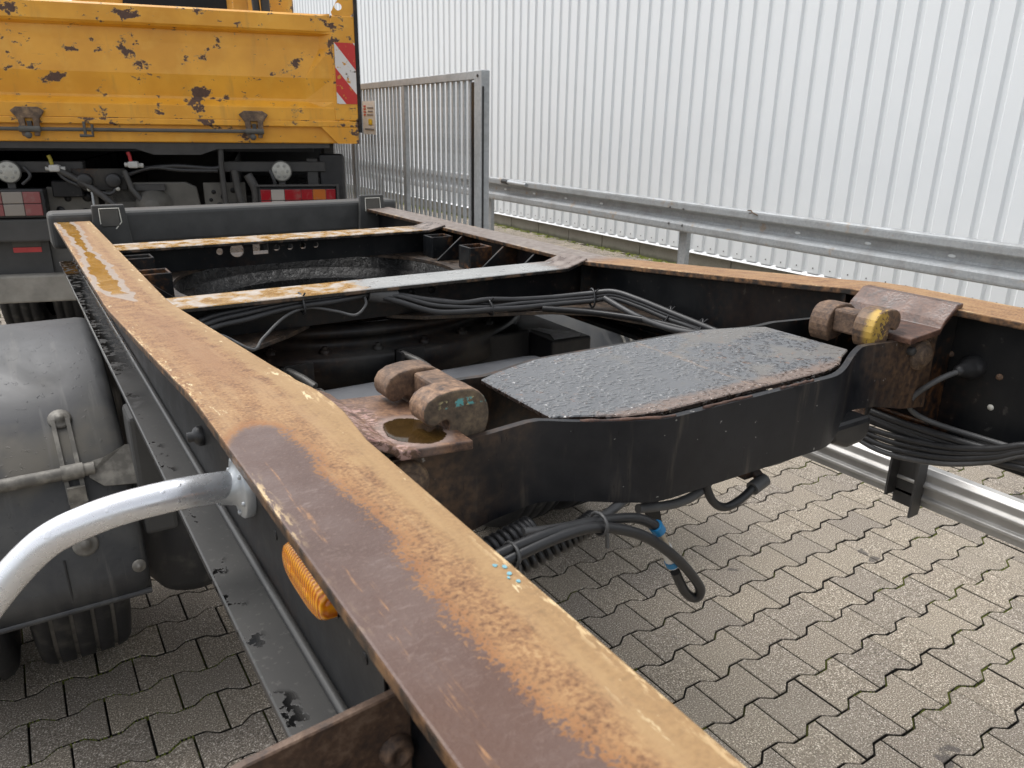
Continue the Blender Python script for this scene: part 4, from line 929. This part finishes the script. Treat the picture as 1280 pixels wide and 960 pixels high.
path = [(XW-.012,.902,1.259),(.150,.898,1.264),(.1126,.896,1.2665),(.06,.899,1.2635),(.0208,.905,1.2545),(-.0149,.9138,1.2395),(-.0438,.9207,1.2168),(-.074,.925,1.1857),(-.1114,.9289,1.1417),(-.1586,.9333,1.0834)]
MB().tube(path, .0188, 28, True, 8).build('bent_pipe', 'bright_pipe', fx)
for k in range(6):
    a = 2*math.pi*k/6+.3; MB().lathe((XW-.012,   .902+.0335*math.cos(a), 1.257+.0335*math.sin(a)), (-1,0,0), [(0,.0032),(.003,.003),(.004,0)], 8).build('bolt', 'galvanised', fx)
MB().lathe((XW, 1.165, 1.228), (-1,0,0), [(0,.016),(.006,.016),(.012,.012),(.014,.008),(.022,.008),(.022,0)], 16).build('rubber_grommet', 'plastic_black', tr)
for (y, z) in ((.785,1.243),(.525,1.252)):
    MB().lathe((XW-.0002, y, z), (-1,0,0), [(0,.0062),(.0006,.006),(.0006,0)], 12).build('drilled_hole', 'black_grease', tr)
MB().tube([(XW-.001,.478,ZB+.008),(XW-.001,.480,1.30),(XW-.001,.482,1.376)], .0022, 6).build('weld_seam', 'black_grease', tr)
m = MB(); m.prism([(XW-.001,.440,1.2895),(.075,.440,1.279),(.03,.440,1.268),(.03,.440,1.16),(.10,.440,1.10),(XW-.001,.440,1.10)], (0,0,0), (0,-.008,0)); br = m.build('side_bracket', 'rust_plate_brown', tr, .0012, 1)
m = MB(); m.box(.02, XW-.004, .30, .4315, 1.16, 1.168); m.build('bracket_shelf', 'rust_plate_brown', br)
MB().lathe((.182,.4315,1.238), (0,-1,0), [(0,.014),(.004,.013),(.009,.011),(.009,.006),(.005,.004),(.005,0)], 14).build('bolt', 'rust_hook', br)
MB().lathe((XW-.001,.452,1.297), (-1,0,0), [(0,.0035),(.004,.003),(.005,0)], 8).build('rivet', 'galvanised', tr)

# ---- wheels and mudguards
WC = (2.64, .445); WR = .44
def wheel(xc, par=tr):
    w_ = .255; h = w_/2; r = WR
    pr = [(-h+.02, .26), (-h, .32), (-h-.004, .37), (-h+.004, .412), (-h+.018, .430)]
    gx = [-.078, -.027, .027, .078]; cur = -h+.018
    for g in gx: pr += [(g-.007, r-.0005-.25*g*g), (g-.005, r-.013), (g+.005, r-.013), (g+.007, r-.0005-.25*g*g)]
    pr += [(h-.018, .430), (h-.004, .412), (h+.004, .37), (h, .32), (h-.02, .26)]
    m = MB(); m.lathe((xc, WC[0], WC[1]), (1,0,0), pr, 56)
    rim = MB().lathe((xc, WC[0], WC[1]), (1,0,0), [(-h+.02,.26),(-h+.03,.245),(-.05,.235),(-.03,.10),(-.03,0)], 32).build('wheel', 'dark_steel', par)
    ty = m.build('tyre', 'tyre_rubber', rim)
    ty.data.materials.append(M['tyre_groove'])
    for p in ty.data.polygons:
        c = p.center; rad = math.hypot(c.y-WC[0], c.z-WC[1])
        if rad < WR-.011 and rad > WR-.014 and abs(c.x-xc) < .09: p.material_index = 1
    return rim
for xc in (-.005, -.315): wheel(xc); wheel(mx(xc))
MB().cyl((-.2, WC[0], WC[1]), (mx(-.2), WC[0], WC[1]), .06, 20).build('axle', 'black_grease', tr)
def mudguard(f, sx0=0.0):
    prof = []; Rm = .64; cy_, cz_ = WC
    for k in range(19): a = R(20+k*150/18); prof.append((cy_+Rm*math.cos(a), cz_+Rm*math.sin(a)))
    prof.append((cy_-Rm-.004, .485))
    xs = [(-.55, 0), (.130, 0), (.150, -.003), (.162, -.010), (.168, -.024), (.169, -.060)]
    vs = []; N = len(prof)
    for th in (0, -.006):
        for (x, d) in xs:
            for (y, z) in prof:
                v = Vector((y-cy_, z-cz_)); l = v.length; v = v*((l+d+th)/l); vs.append((f(x), cy_+v.x, cz_+v.y))
    K = len(xs); fs = []
    for i in range(K-1):
        for j in range(N-1):
            q = (i*N+j, i*N+j+1, (i+1)*N+j+1, (i+1)*N+j); fs.append(q); o = K*N; fs.append(tuple(o+t for t in reversed(q)))
    for i in range(K-1):
        for j in (0, N-1): fs.append((i*N+j, (i+1)*N+j, K*N+(i+1)*N+j, K*N+i*N+j))
    for j in range(N-1):
        for i in (0, K-1): fs.append((i*N+j, i*N+j+1, K*N+i*N+j+1, K*N+i*N+j))
    m = MB(); m.add(vs, fs, True); mg = m.build('mudguard', 'mudguard_plastic', tr)
    MB().tube([(f(-.55), 2.0, .487), (f(.165), 2.0, .487)], .008, 8).build('hem', 'mudguard_plastic', mg)
    def surf(x, ang, out=0): return (f(x), cy_-(Rm+out)*math.sin(R(ang)), cz_+(Rm+out)*math.cos(R(ang)))
    st = MB().tube([surf(-.55, 55, .020), surf(.085, 55, .020)], .0165, 16).build('stay_tube', 'stay_grey', mg)
    p = MB(); p.prism([surf(.07, 53.5, .018), surf(.07, 57, .016), surf(.10, 59.5, .012), surf(.185, 60.5, .010), surf(.182, 51.0, .012), surf(.165, 50.8, .012), surf(.11, 53, .018)], (0,0,0), (0,-.004,.003)); p.build('stay_plate', 'stay_grey', st)
    q = MB(); 
    A, B = Vector(surf(sx0+.030, 41.5, .010)), Vector(surf(sx0+.036, 62, .014))
    q.bar(A+Vector((f(.017)-f(0),0,0)), B+Vector((f(.017)-f(0),0,0)), .010, .005, (0,-.7,.7)); q.bar(A-Vector((f(.017)-f(0),0,0)), B-Vector((f(.017)-f(0),0,0)), .010, .005, (0,-.7,.7)); q.build('slotted_strap', 'stay_grey', mg)
    def disc(x, ang, r, name='washer'):
        n_ = Vector((0, -math.sin(R(ang)), math.cos(R(ang)))); w = MB().lathe(surf(x, ang, 0), n_, [(0,r),(.004,r),(.006,r*.8),(.0065,r*.42),(.014,r*.38),(.015,0)], 20); w.build(name, 'stay_grey', mg)
    disc(sx0+.030, 41, .028); disc(sx0+.033, 71.5, .030); disc(.144, 79.5, .017, 'rivet')
    c_ = MB().tube([surf(sx0+.010, 55, .021), surf(sx0+.060, 55, .021)], .0205, 16).build('clamp', 'stay_grey', mg)
    MB().box(min(f(sx0+.016),f(sx0+.056)), max(f(sx0+.016),f(sx0+.056)), surf(.03,60,.02)[1]-.006, surf(.03,60,.02)[1]+.006, surf(.03,61,.02)[2]-.03, surf(.03,58,.02)[2]).build('clamp_plate', 'stay_grey', mg)
    r_ = MB().tube([surf(-.02, 74, .001), surf(-.018, 80, .001), surf(-.016, 86, .001)], .0025, 5); r_.build('seam', 'plastic_black', mg)
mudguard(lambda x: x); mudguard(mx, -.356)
m = MB(); m.box(.175, .26, 2.05, 2.18, .62, .96); m.build('mudguard_bracket', 'mudflap', tr, .012, 2)
m = MB().lathe((.30, 2.18, .62), (0,0,1), [(-.22,0),(-.22,.10),(-.18,.125),(.10,.125),(.16,.10),(.30,.11),(.32,.0)], 28); m.build('air_spring', 'tyre_rubber', tr)
m = MB().lathe((mx(.30), 2.18, .62), (0,0,1), [(-.22,0),(-.22,.10),(-.18,.125),(.10,.125),(.16,.10),(.30,.11),(.32,.0)], 28); m.build('air_spring', 'tyre_rubber', tr)

for x0 in (.19, mx(.36)): MB().box(x0, x0+.17, 2.30, 3.35, .55, 1.03).build('bogie_beam', 'black_grease', tr, .02, 2)
MB().box(.36, mx(.36), 2.2, 2.32, .62, .95).build('bogie_cross_beam', 'black_grease', tr, .02, 2)
# ---- aluminium side guard on the right
SGX = 2.05
sgd = MB(); pr = [(0,.672),(0,.690),(-.010,.694),(-.010,.704),(0,.708),(0,.730),(-.014,.736),(-.014,.744),(0,.750),(-.002,.772),(.010,.786),(.028,.790),(.034,.780),(.034,.672)]
sgd.prism([(SGX+x, -.4, z) for x, z in pr], (0,0,0), (0,1.95,0)); sg_ = sgd.build('side_guard', 'alu', tr, .0015, 1)
br = MB(); y = 1.045; br.box(SGX-.010, SGX-.004, y-.04, y+.04, .66, 1.0); br.box(SGX-.055, SGX-.010, y-.042, y-.036, .650, 1.0); br.box(SGX-.055, SGX-.010, y+.036, y+.042, .69, 1.0); br.build('guard_bracket', 'dark_steel', sg_)
MB().box(mx(XL)-.03, SGX-.005, 1.015, 1.075, 1.0, 1.06).build('guard_arm', 'dark_steel', sg_)

# ================================================================== YELLOW TRUCK
th = R(-15.2); TO = Vector((.844, 5.357, 0))
tk_ = thing('tipper_truck', 'yellow tipper truck with chipped tailgate parked in front of the trailer', 'truck', TO, th, world_frame=False)
def tb(name, mat, bx, par=tk_, bevel=0, segs=1):
    for b in (bx if isinstance(bx[0], (tuple, list)) else [bx]): o = MB().box(*b).build(name, mat, par, bevel, segs)
    return o
HL, HR = -1.33, 1.25
# tailgate: folded panel (profile in y,z) with pressed end at the right
prof = [(-.03,1.672),(-.03,1.745),(-.022,1.752),(.028,1.785),(.030,1.80),(.012,1.925),(.030,2.10),(.032,2.172),(-.012,2.186),(-.026,2.20),(-.026,2.285),(-.015,2.296),(.06,2.300)]
m = MB(); xs2 = [HL+.14, 1.02, 1.09]; vs = []
for i, x in enumerate(xs2):
    for (y, z) in prof:
        yy = y if i < 2 else min(y, -.026); xx = x - (.10 if (i == 1 and y > .0 and z < 1.95) else 0); vs.append((xx, yy, z))
n = len(prof); fs = [(i*n+j, i*n+j+1, (i+1)*n+j+1, (i+1)*n+j) for i in range(2) for j in range(n-1)]
m.add(vs, fs); tg = m.build('tailgate', 'yellow_paint', tk_)
tb('back_panel', 'yellow_paint', (HL+.02, 1.20, .062, .075, 1.672, 2.295), tg)
for xa, xb in ((1.09, 1.238), (HL, HL+.148)):
    e = tb('end_post', 'yellow_paint_worn', (xa, xb, -.034, .06, 1.672, 2.292), tg, .006, 1)
    ear = MB(); s = 1 if xa > 0 else -1; x0 = xa+.0 if s > 0 else xb; x9 = xb if s > 0 else xa
    # lifting ear with a round eye
    cxe, cze, re = (x0*.62+x9*.38), 2.345, .022; outer = [(x0,2.292),(x9,2.292),(x9,2.44),(x0*.35+x9*.65,2.44),(x0*.75+x9*.25,2.36)]
    N = 20; ring = [(cxe+re*math.cos(2*math.pi*k/N), cze+re*math.sin(2*math.pi*k/N)) for k in range(N)]
    def hit(a):
        best = None; d = (math.cos(a), math.sin(a))
        for (p, q) in zip(outer, outer[1:]+outer[:1]):
            ex, ez = q[0]-p[0], q[1]-p[1]; det = d[0]*(-ez)+d[1]*ex
            if abs(det) < 1e-9: continue
            rx, rz = p[0]-cxe, p[1]-cze; t = (rx*(-ez)+rz*ex)/det; u = (d[0]*rz-d[1]*rx)/det
            if t > 0 and -1e-6 <= u <= 1+1e-6 and (best is None or t < best): best = t
        best = best or .05; return (cxe+d[0]*best, cze+d[1]*best)
    ot = [hit(2*math.pi*k/N) for k in range(N)]
    for k in range(N): l = (k+1) % N; ear.prism([(ring[k][0],-.02,ring[k][1]),(ot[k][0],-.02,ot[k][1]),(ot[l][0],-.02,ot[l][1]),(ring[l][0],-.02,ring[l][1])], (0,0,0), (0,.012,0))
    ear.build('lifting_ear', 'yellow_paint_worn', tg)
tb('corner_stake', 'dirty_chassis', (1.240, 1.262, -.03, .10, 1.60, 2.55), tk_)
tb('warning_sign', 'warning_stripes', (1.108, 1.236, -.0385, -.036, 1.775, 2.138), tk_)
# side boards running forward so the body has depth
tb('side_board', 'yellow_paint', [(1.20, 1.245, .08, 4.6, 1.60, 2.295), ], tk_); tb('side_board', 'yellow_paint', (HL, HL+.045, .08, 4.6, 1.60, 2.295), tk_)
tb('bed_floor', 'dark_steel', (HL+.05, 1.19, .08, 4.6, 1.55, 1.60), tk_); tb('front_board', 'yellow_paint', (HL+.05, 1.19, 4.55, 4.6, 1.60, 2.75), tk_)
tb('cab', 'yellow_paint', (HL+.10, 1.15, 5.0, 6.9, .9, 3.35), tk_, .12, 3)
# window-like rear cab glass and crane column show just above the tailgate
tb('cab_window', 'black_grease', (-.70, .40, 4.965, 4.995, 2.45, 3.22), tk_, .02, 2)
tb('crane_post', 'yellow_paint', (.50, .62, 1.6, 1.75, 1.62, 2.62), tk_, .01, 1)
MB().tube([(.67,1.5,2.2),(.68,1.5,2.45),(.66,1.5,2.75)], .03, 10).build('crane_hose', 'rubber_cable', tk_); MB().tube([(.75,1.5,2.2),(.75,1.5,2.40),(.74,1.5,2.75)], .035, 10).build('crane_hose', 'dark_steel', tk_)
# rear beam of the body
rb = tb('rear_beam', 'yellow_paint', (HL, 1.236, .0, .10, 1.530, 1.648), tk_, .006, 1)
tb('beam_lip', 'yellow_paint_worn', (HL, 1.236, -.035, .0, 1.632, 1.668), rb, .004, 1)
m = MB(); m.prism([(1.236,-.034,1.530),(1.236,-.034,1.632),(1.00,-.034,1.632),(1.10,-.034,1.530)], (0,0,0), (0,.033,0)); m.build('beam_gusset', 'yellow_paint', rb)
MB().cyl((-1.3,-.045,1.600), (.62,-.045,1.600), .011, 12).build('hinge_rod', 'coupling_grey', rb)
for x in (-.655, .588):
    h = MB(); h.prism([(x-.088,-.04,1.700),(x-.055,-.04,1.722),(x+.055,-.04,1.722),(x+.088,-.04,1.700),(x+.055,-.04,1.655),(x+.045,-.04,1.56),(x+.018,-.04,1.56),(x+.022,-.04,1.66),(x-.022,-.04,1.66),(x-.018,-.04,1.56),(x-.045,-.04,1.56),(x-.055,-.04,1.655)], (0,0,0), (0,-.022,0)); hh = h.build('hinge', 'hinge_rust', rb, .004, 1)
    MB().cyl((x-.055,-.062,1.60), (x+.055,-.062,1.60), .017, 12).build('hinge_pin', 'coupling_grey', hh); MB().lathe((x-.012,-.064,1.566), (0,-1,0), [(0,.02),(.012,.018),(.016,0)], 10).build('latch_nut', 'coupling_grey', hh); MB().box(x-.012, x+.012, -.058, -.036, 1.60, 1.645).build('latch_tongue', 'dark_steel', hh)
cx_ = -.37; m = MB(); m.box(cx_-.008, cx_+.006, -.06, -.045, 1.565, 1.645); m.tube([(cx_-.03,-.06,1.565),(cx_+.04,-.06,1.565),(cx_+.042,-.06,1.63)], .009, 8); m.build('rod_clip', 'coupling_grey', rb)
# chassis behind the trailer head
tb('body_subframe', 'black_grease', [(-.95, .95, .1, 4.5, 1.47, 1.545)], tk_, .004)
m = MB(); m.prism([(-1.1,.02,1.529),(1.05,.02,1.529),(1.05,.02,1.50),(.35,.02,1.49),(.25,.02,1.455),(-.02,.02,1.455),(-.12,.02,1.49),(-1.1,.02,1.49)], (0,0,0), (0,.06,0)); m.build('sill', 'dark_steel', tk_)
tb('frame_rail', 'dark_steel', (-.46, -.39, .1, 6.0, .92, 1.20), tk_); tb('frame_rail', 'dark_steel', (.31, .38, .1, 6.0, .92, 1.20), tk_)
tb('lamp_bar', 'dark_steel', [(.36, 1.02, .10, .16, 1.345, 1.41), (-1.10, -.44, .10, .16, 1.345, 1.41)], tk_, .004)
tb('fender_and_shade_wall', 'black_grease', [(.42, 1.12, .5, 2.6, 1.08, 1.16), (-1.2, -.5, .5, 2.6, 1.08, 1.16), (.40,.44,.4,2.6,.9,1.4), (-.52,-.48,.4,2.6,.9,1.4), (-1.25,1.2,2.6,2.64,.5,1.55)], tk_)  # inner fenders, plus an added cross wall for the dark under the truck
tb('underbody_shade_panel', 'black_grease', (-1.27, -1.22, .16, 4.5, .55, 1.545), tk_)  # added dark sheet standing for the shade under the truck body
tb('mud_flap', 'plastic_black', [(.98, 1.15, .12, .16, .80, 1.46)], tk_, .05, 3)
tb('end_bracket', 'dark_steel', [(.90, .97, .11, .14, 1.16, 1.43), (1.03,1.10,.3,.5,1.40,1.53)], tk_, .004)
cg = MB(); cg.prism([(-.36,.06,1.02),(.23,.06,1.02),(.20,.06,1.255),(.14,.06,1.285),(-.27,.06,1.285),(-.33,.06,1.255)], (0,0,0), (0,.05,0)); cp = cg.build('coupling_plate', 'coupling_grey', tk_, .008, 2)
m = MB().lathe((-.06,.05,1.14), (0,-1,0), [(0,.11),(.02,.10),(.06,.085),(.10,.055),(.12,.05),(.12,0)], 20); m.build('coupling_jaw', 'coupling_grey', cp)
MB().box(-.16, .02, .03, .058, 1.235, 1.275).build('coupling_cover', 'dark_steel', cp, .004, 1)
MB().tube([(-.20,.02,1.36),(-.17,.01,1.25),(-.02,-.03,1.04)], .017, 8).build('coupling_lever', 'dark_steel', cp)
ps2 = tb('perforated_plate', 'coupling_grey', (-.66,-.38,.09,.105,.98,1.26), tk_, .004); ps = tb('perforated_plate', 'coupling_grey', (.24,.50,.09,.105,.98,1.28), tk_, .004)
for (x, z, r) in ((-.44,1.20,.032),(-.46,1.10,.03),(-.55,1.19,.02),(-.60,1.12,.024),(-.52,1.08,.012),(.30,1.22,.014),(.36,1.19,.02),(.42,1.23,.018),(.33,1.13,.024),(.44,1.12,.016),(.28,1.17,.012)):
    MB().lathe((x,.0895,z), (0,-1,0), [(0,r),(.0008,r),(.0008,0)], 12).build('punched_hole', 'black_grease', ps if x > 0 else ps2)
MB().box(.36,.46,.082,.0895,1.135,1.15).build('slot', 'black_grease', ps)
# pipes and air couplings
for path, r, mt in (([( -.62,.03,1.40),(-.40,.02,1.26),(-.20,-.02,1.08)], .02, 'dark_steel'), ([(-.1,.06,1.37),(.1,.05,1.385),(.3,.06,1.37),(.37,.06,1.38)], .014, 'rubber_cable'), ([(-.22,.06,1.32),(-.05,.05,1.375),(.12,.05,1.36),(.34,.06,1.355)], .012, 'rubber_cable'),
                    ([(.37,.05,1.49),(.365,.05,1.35),(.37,.05,1.14)], .017, 'dark_steel'), ([(.44,.05,1.36),(.45,.05,1.25),(.47,.05,1.12)], .022, 'dark_steel'), ([(.66,.05,1.36),(.68,.04,1.30),(.69,.05,1.22)], .012, 'rubber_cable'), ([(.52,.05,1.33),(.56,.04,1.24),(.56,.05,1.14)], .03, 'dark_steel'), ([(-.58,.05,1.38),(-.52,.03,1.3),(-.3,.02,1.22),(-.25,.03,1.30)], .012, 'rubber_cable'), ([(-.75,.05,1.38),(-.72,.04,1.33),(-.77,.04,1.28)], .01, 'rubber_cable'), ([(-.40,.04,1.27),(-.40,.03,1.15)], .008, 'galvanised')):
    MB().tube(path, r, 8, True, 4).build('pipe', mt, tk_)
tb('connector_panel', 'dirty_chassis', (-.50, -.20, .05, .07, 1.24, 1.37), tk_, .004)
for x in (-.43, -.27):
    s = MB().lathe((x, .05, 1.30), (0,-1,0), [(0,.045),(.04,.045),(.045,.03),(.045,0)], 16).build('electric_socket', 'plastic_black', tk_); MB().lathe((x+.02, .02, 1.25), (0,-1,0), [(0,.013),(.01,.012),(.012,0)], 10).build('cap', 'lamp_white', s)
for x, z, mt in ((-.145, 1.415, 'coupler_red'), (-.58, 1.395, 'coupler_yellow')):
    c = MB().box(x-.03, x+.03, .0, .06, z-.04, z+.0).build('air_coupling', 'coupler_cap', tk_, .01, 2); MB().tube([(x-.022,.02,z+.055),(x-.014,.02,z+.03),(x-.012,.02,z)], .011, 8).build('handle', mt, c); MB().cyl((x-.05,.03,z-.02),(x+.055,.03,z-.025),.014,8).build('arm', 'coupler_cap', c)
tb('valve_block', 'black_grease', [(-.62,-.45,.04,.10,1.20,1.30), (-.30,-.14,.06,.12,1.16,1.26)], tk_, .008)
# lamps
for x in (.733, -.834):
    rl_ = MB().lathe((x, .06, 1.352), (0,-1,0), [(-.03,.05),(0,.067),(.012,.067),(.014,.060)], 28).build('reversing_lamp', 'dusty_box', tk_); MB().lathe((x, .048, 1.352), (0,-1,0), [(0,.061),(.006,.050),(.008,0)], 24).build('lens', 'lamp_white', rl_)
    for k in range(7):
        a = 2*math.pi*k/6; rr = .036 if k < 6 else 0; MB().lathe((x+rr*math.cos(a), .0425, 1.352+rr*math.sin(a)), (0,-1,0), [(0,.012),(.0012,.011),(.0015,0)], 10).build('diode', 'lamp_diode', rl_)
    MB().box(x-.02,x+.02,.06,.09,1.25,1.30).build('lamp_stem', 'dark_steel', rl_)
def tail_lamp(xa, segs, dusty):
    w = sum(s[0] for s in segs); b = tb('tail_lamp', 'plastic_black', (min(xa,xa+w)-.012, max(xa,xa+w)+.018, .0, .09, 1.085, 1.256), tk_, .01, 2); cur = xa
    for wd, mt in segs:
        for (z0, z1) in ((1.10,1.168),(1.172,1.240)): tb('lens', mt, (cur+.001, cur+wd-.001, -.012, .002, z0, z1), b, .004, 2)
        cur += wd
    return b
tail_lamp(.590, [(.065,'lamp_red'),(.085,'lamp_clear'),(.105,'lamp_red'),(.075,'lamp_red'),(.085,'lamp_orange'),(.065,'lamp_red')], False)
tail_lamp(-1.17, [(.06,'lamp_red_dusty'),(.09,'lamp_orange'),(.08,'lamp_red_dusty'),(.06,'lamp_red_dusty'),(.11,'lamp_clear_dusty'),(.095,'lamp_red_dusty')], True)
tb('lamp_guard', 'dark_steel', [(.56,1.09,-.03,.0,1.262,1.272),(1.075,1.09,-.03,.10,1.08,1.262)], tk_)
tb('licence_lamp_box', 'mudflap', (-1.2, -.640, .0, .12, .942, 1.078), tk_, .012, 2); tb('mud_flap', 'mudflap', (-1.22, -.70, .10, .12, .60, .945), tk_)
tb('fender_plate', 'dusty_box', (-.70, -.55, .13, .15, .70, .95), tk_); tb('red_sticker', 'sign_red', (-.90,-.745,.096,.099,.865,.895), tk_); tb('grey_sticker', 'coupling_grey', (-.90,-.745,.096,.099,.90,.94), tk_)
tb('underrun_bar', 'bumper_grey', (-1.24, 1.16, .0, .09, .565, .735), tk_, .012, 2)
for xc in (-.76, -1.09, .68, 1.01):
    h = .13; pr = [(-h+.02,.28),(-h,.36),(-h,.44),(-h+.02,.49),(-.07,.502),(-.066,.49),(-.056,.49),(-.052,.502),(-.005,.504),(0,.492),(.01,.492),(.015,.504),(.055,.502),(.06,.49),(.07,.49),(.074,.502),(h-.02,.49),(h,.44),(h,.36),(h-.02,.28)]
    w = MB().lathe((xc, 1.15, .505), (1,0,0), [(-h+.02,.28),(-.04,.25),(-.03,0)], 24).build('wheel', 'dark_steel', tk_); MB().lathe((xc, 1.15, .505), (1,0,0), pr, 44).build('tyre', 'tyre_rubber', w)
for o in list(bpy.data.objects):
    if 'org' in o.keys(): del o['org']
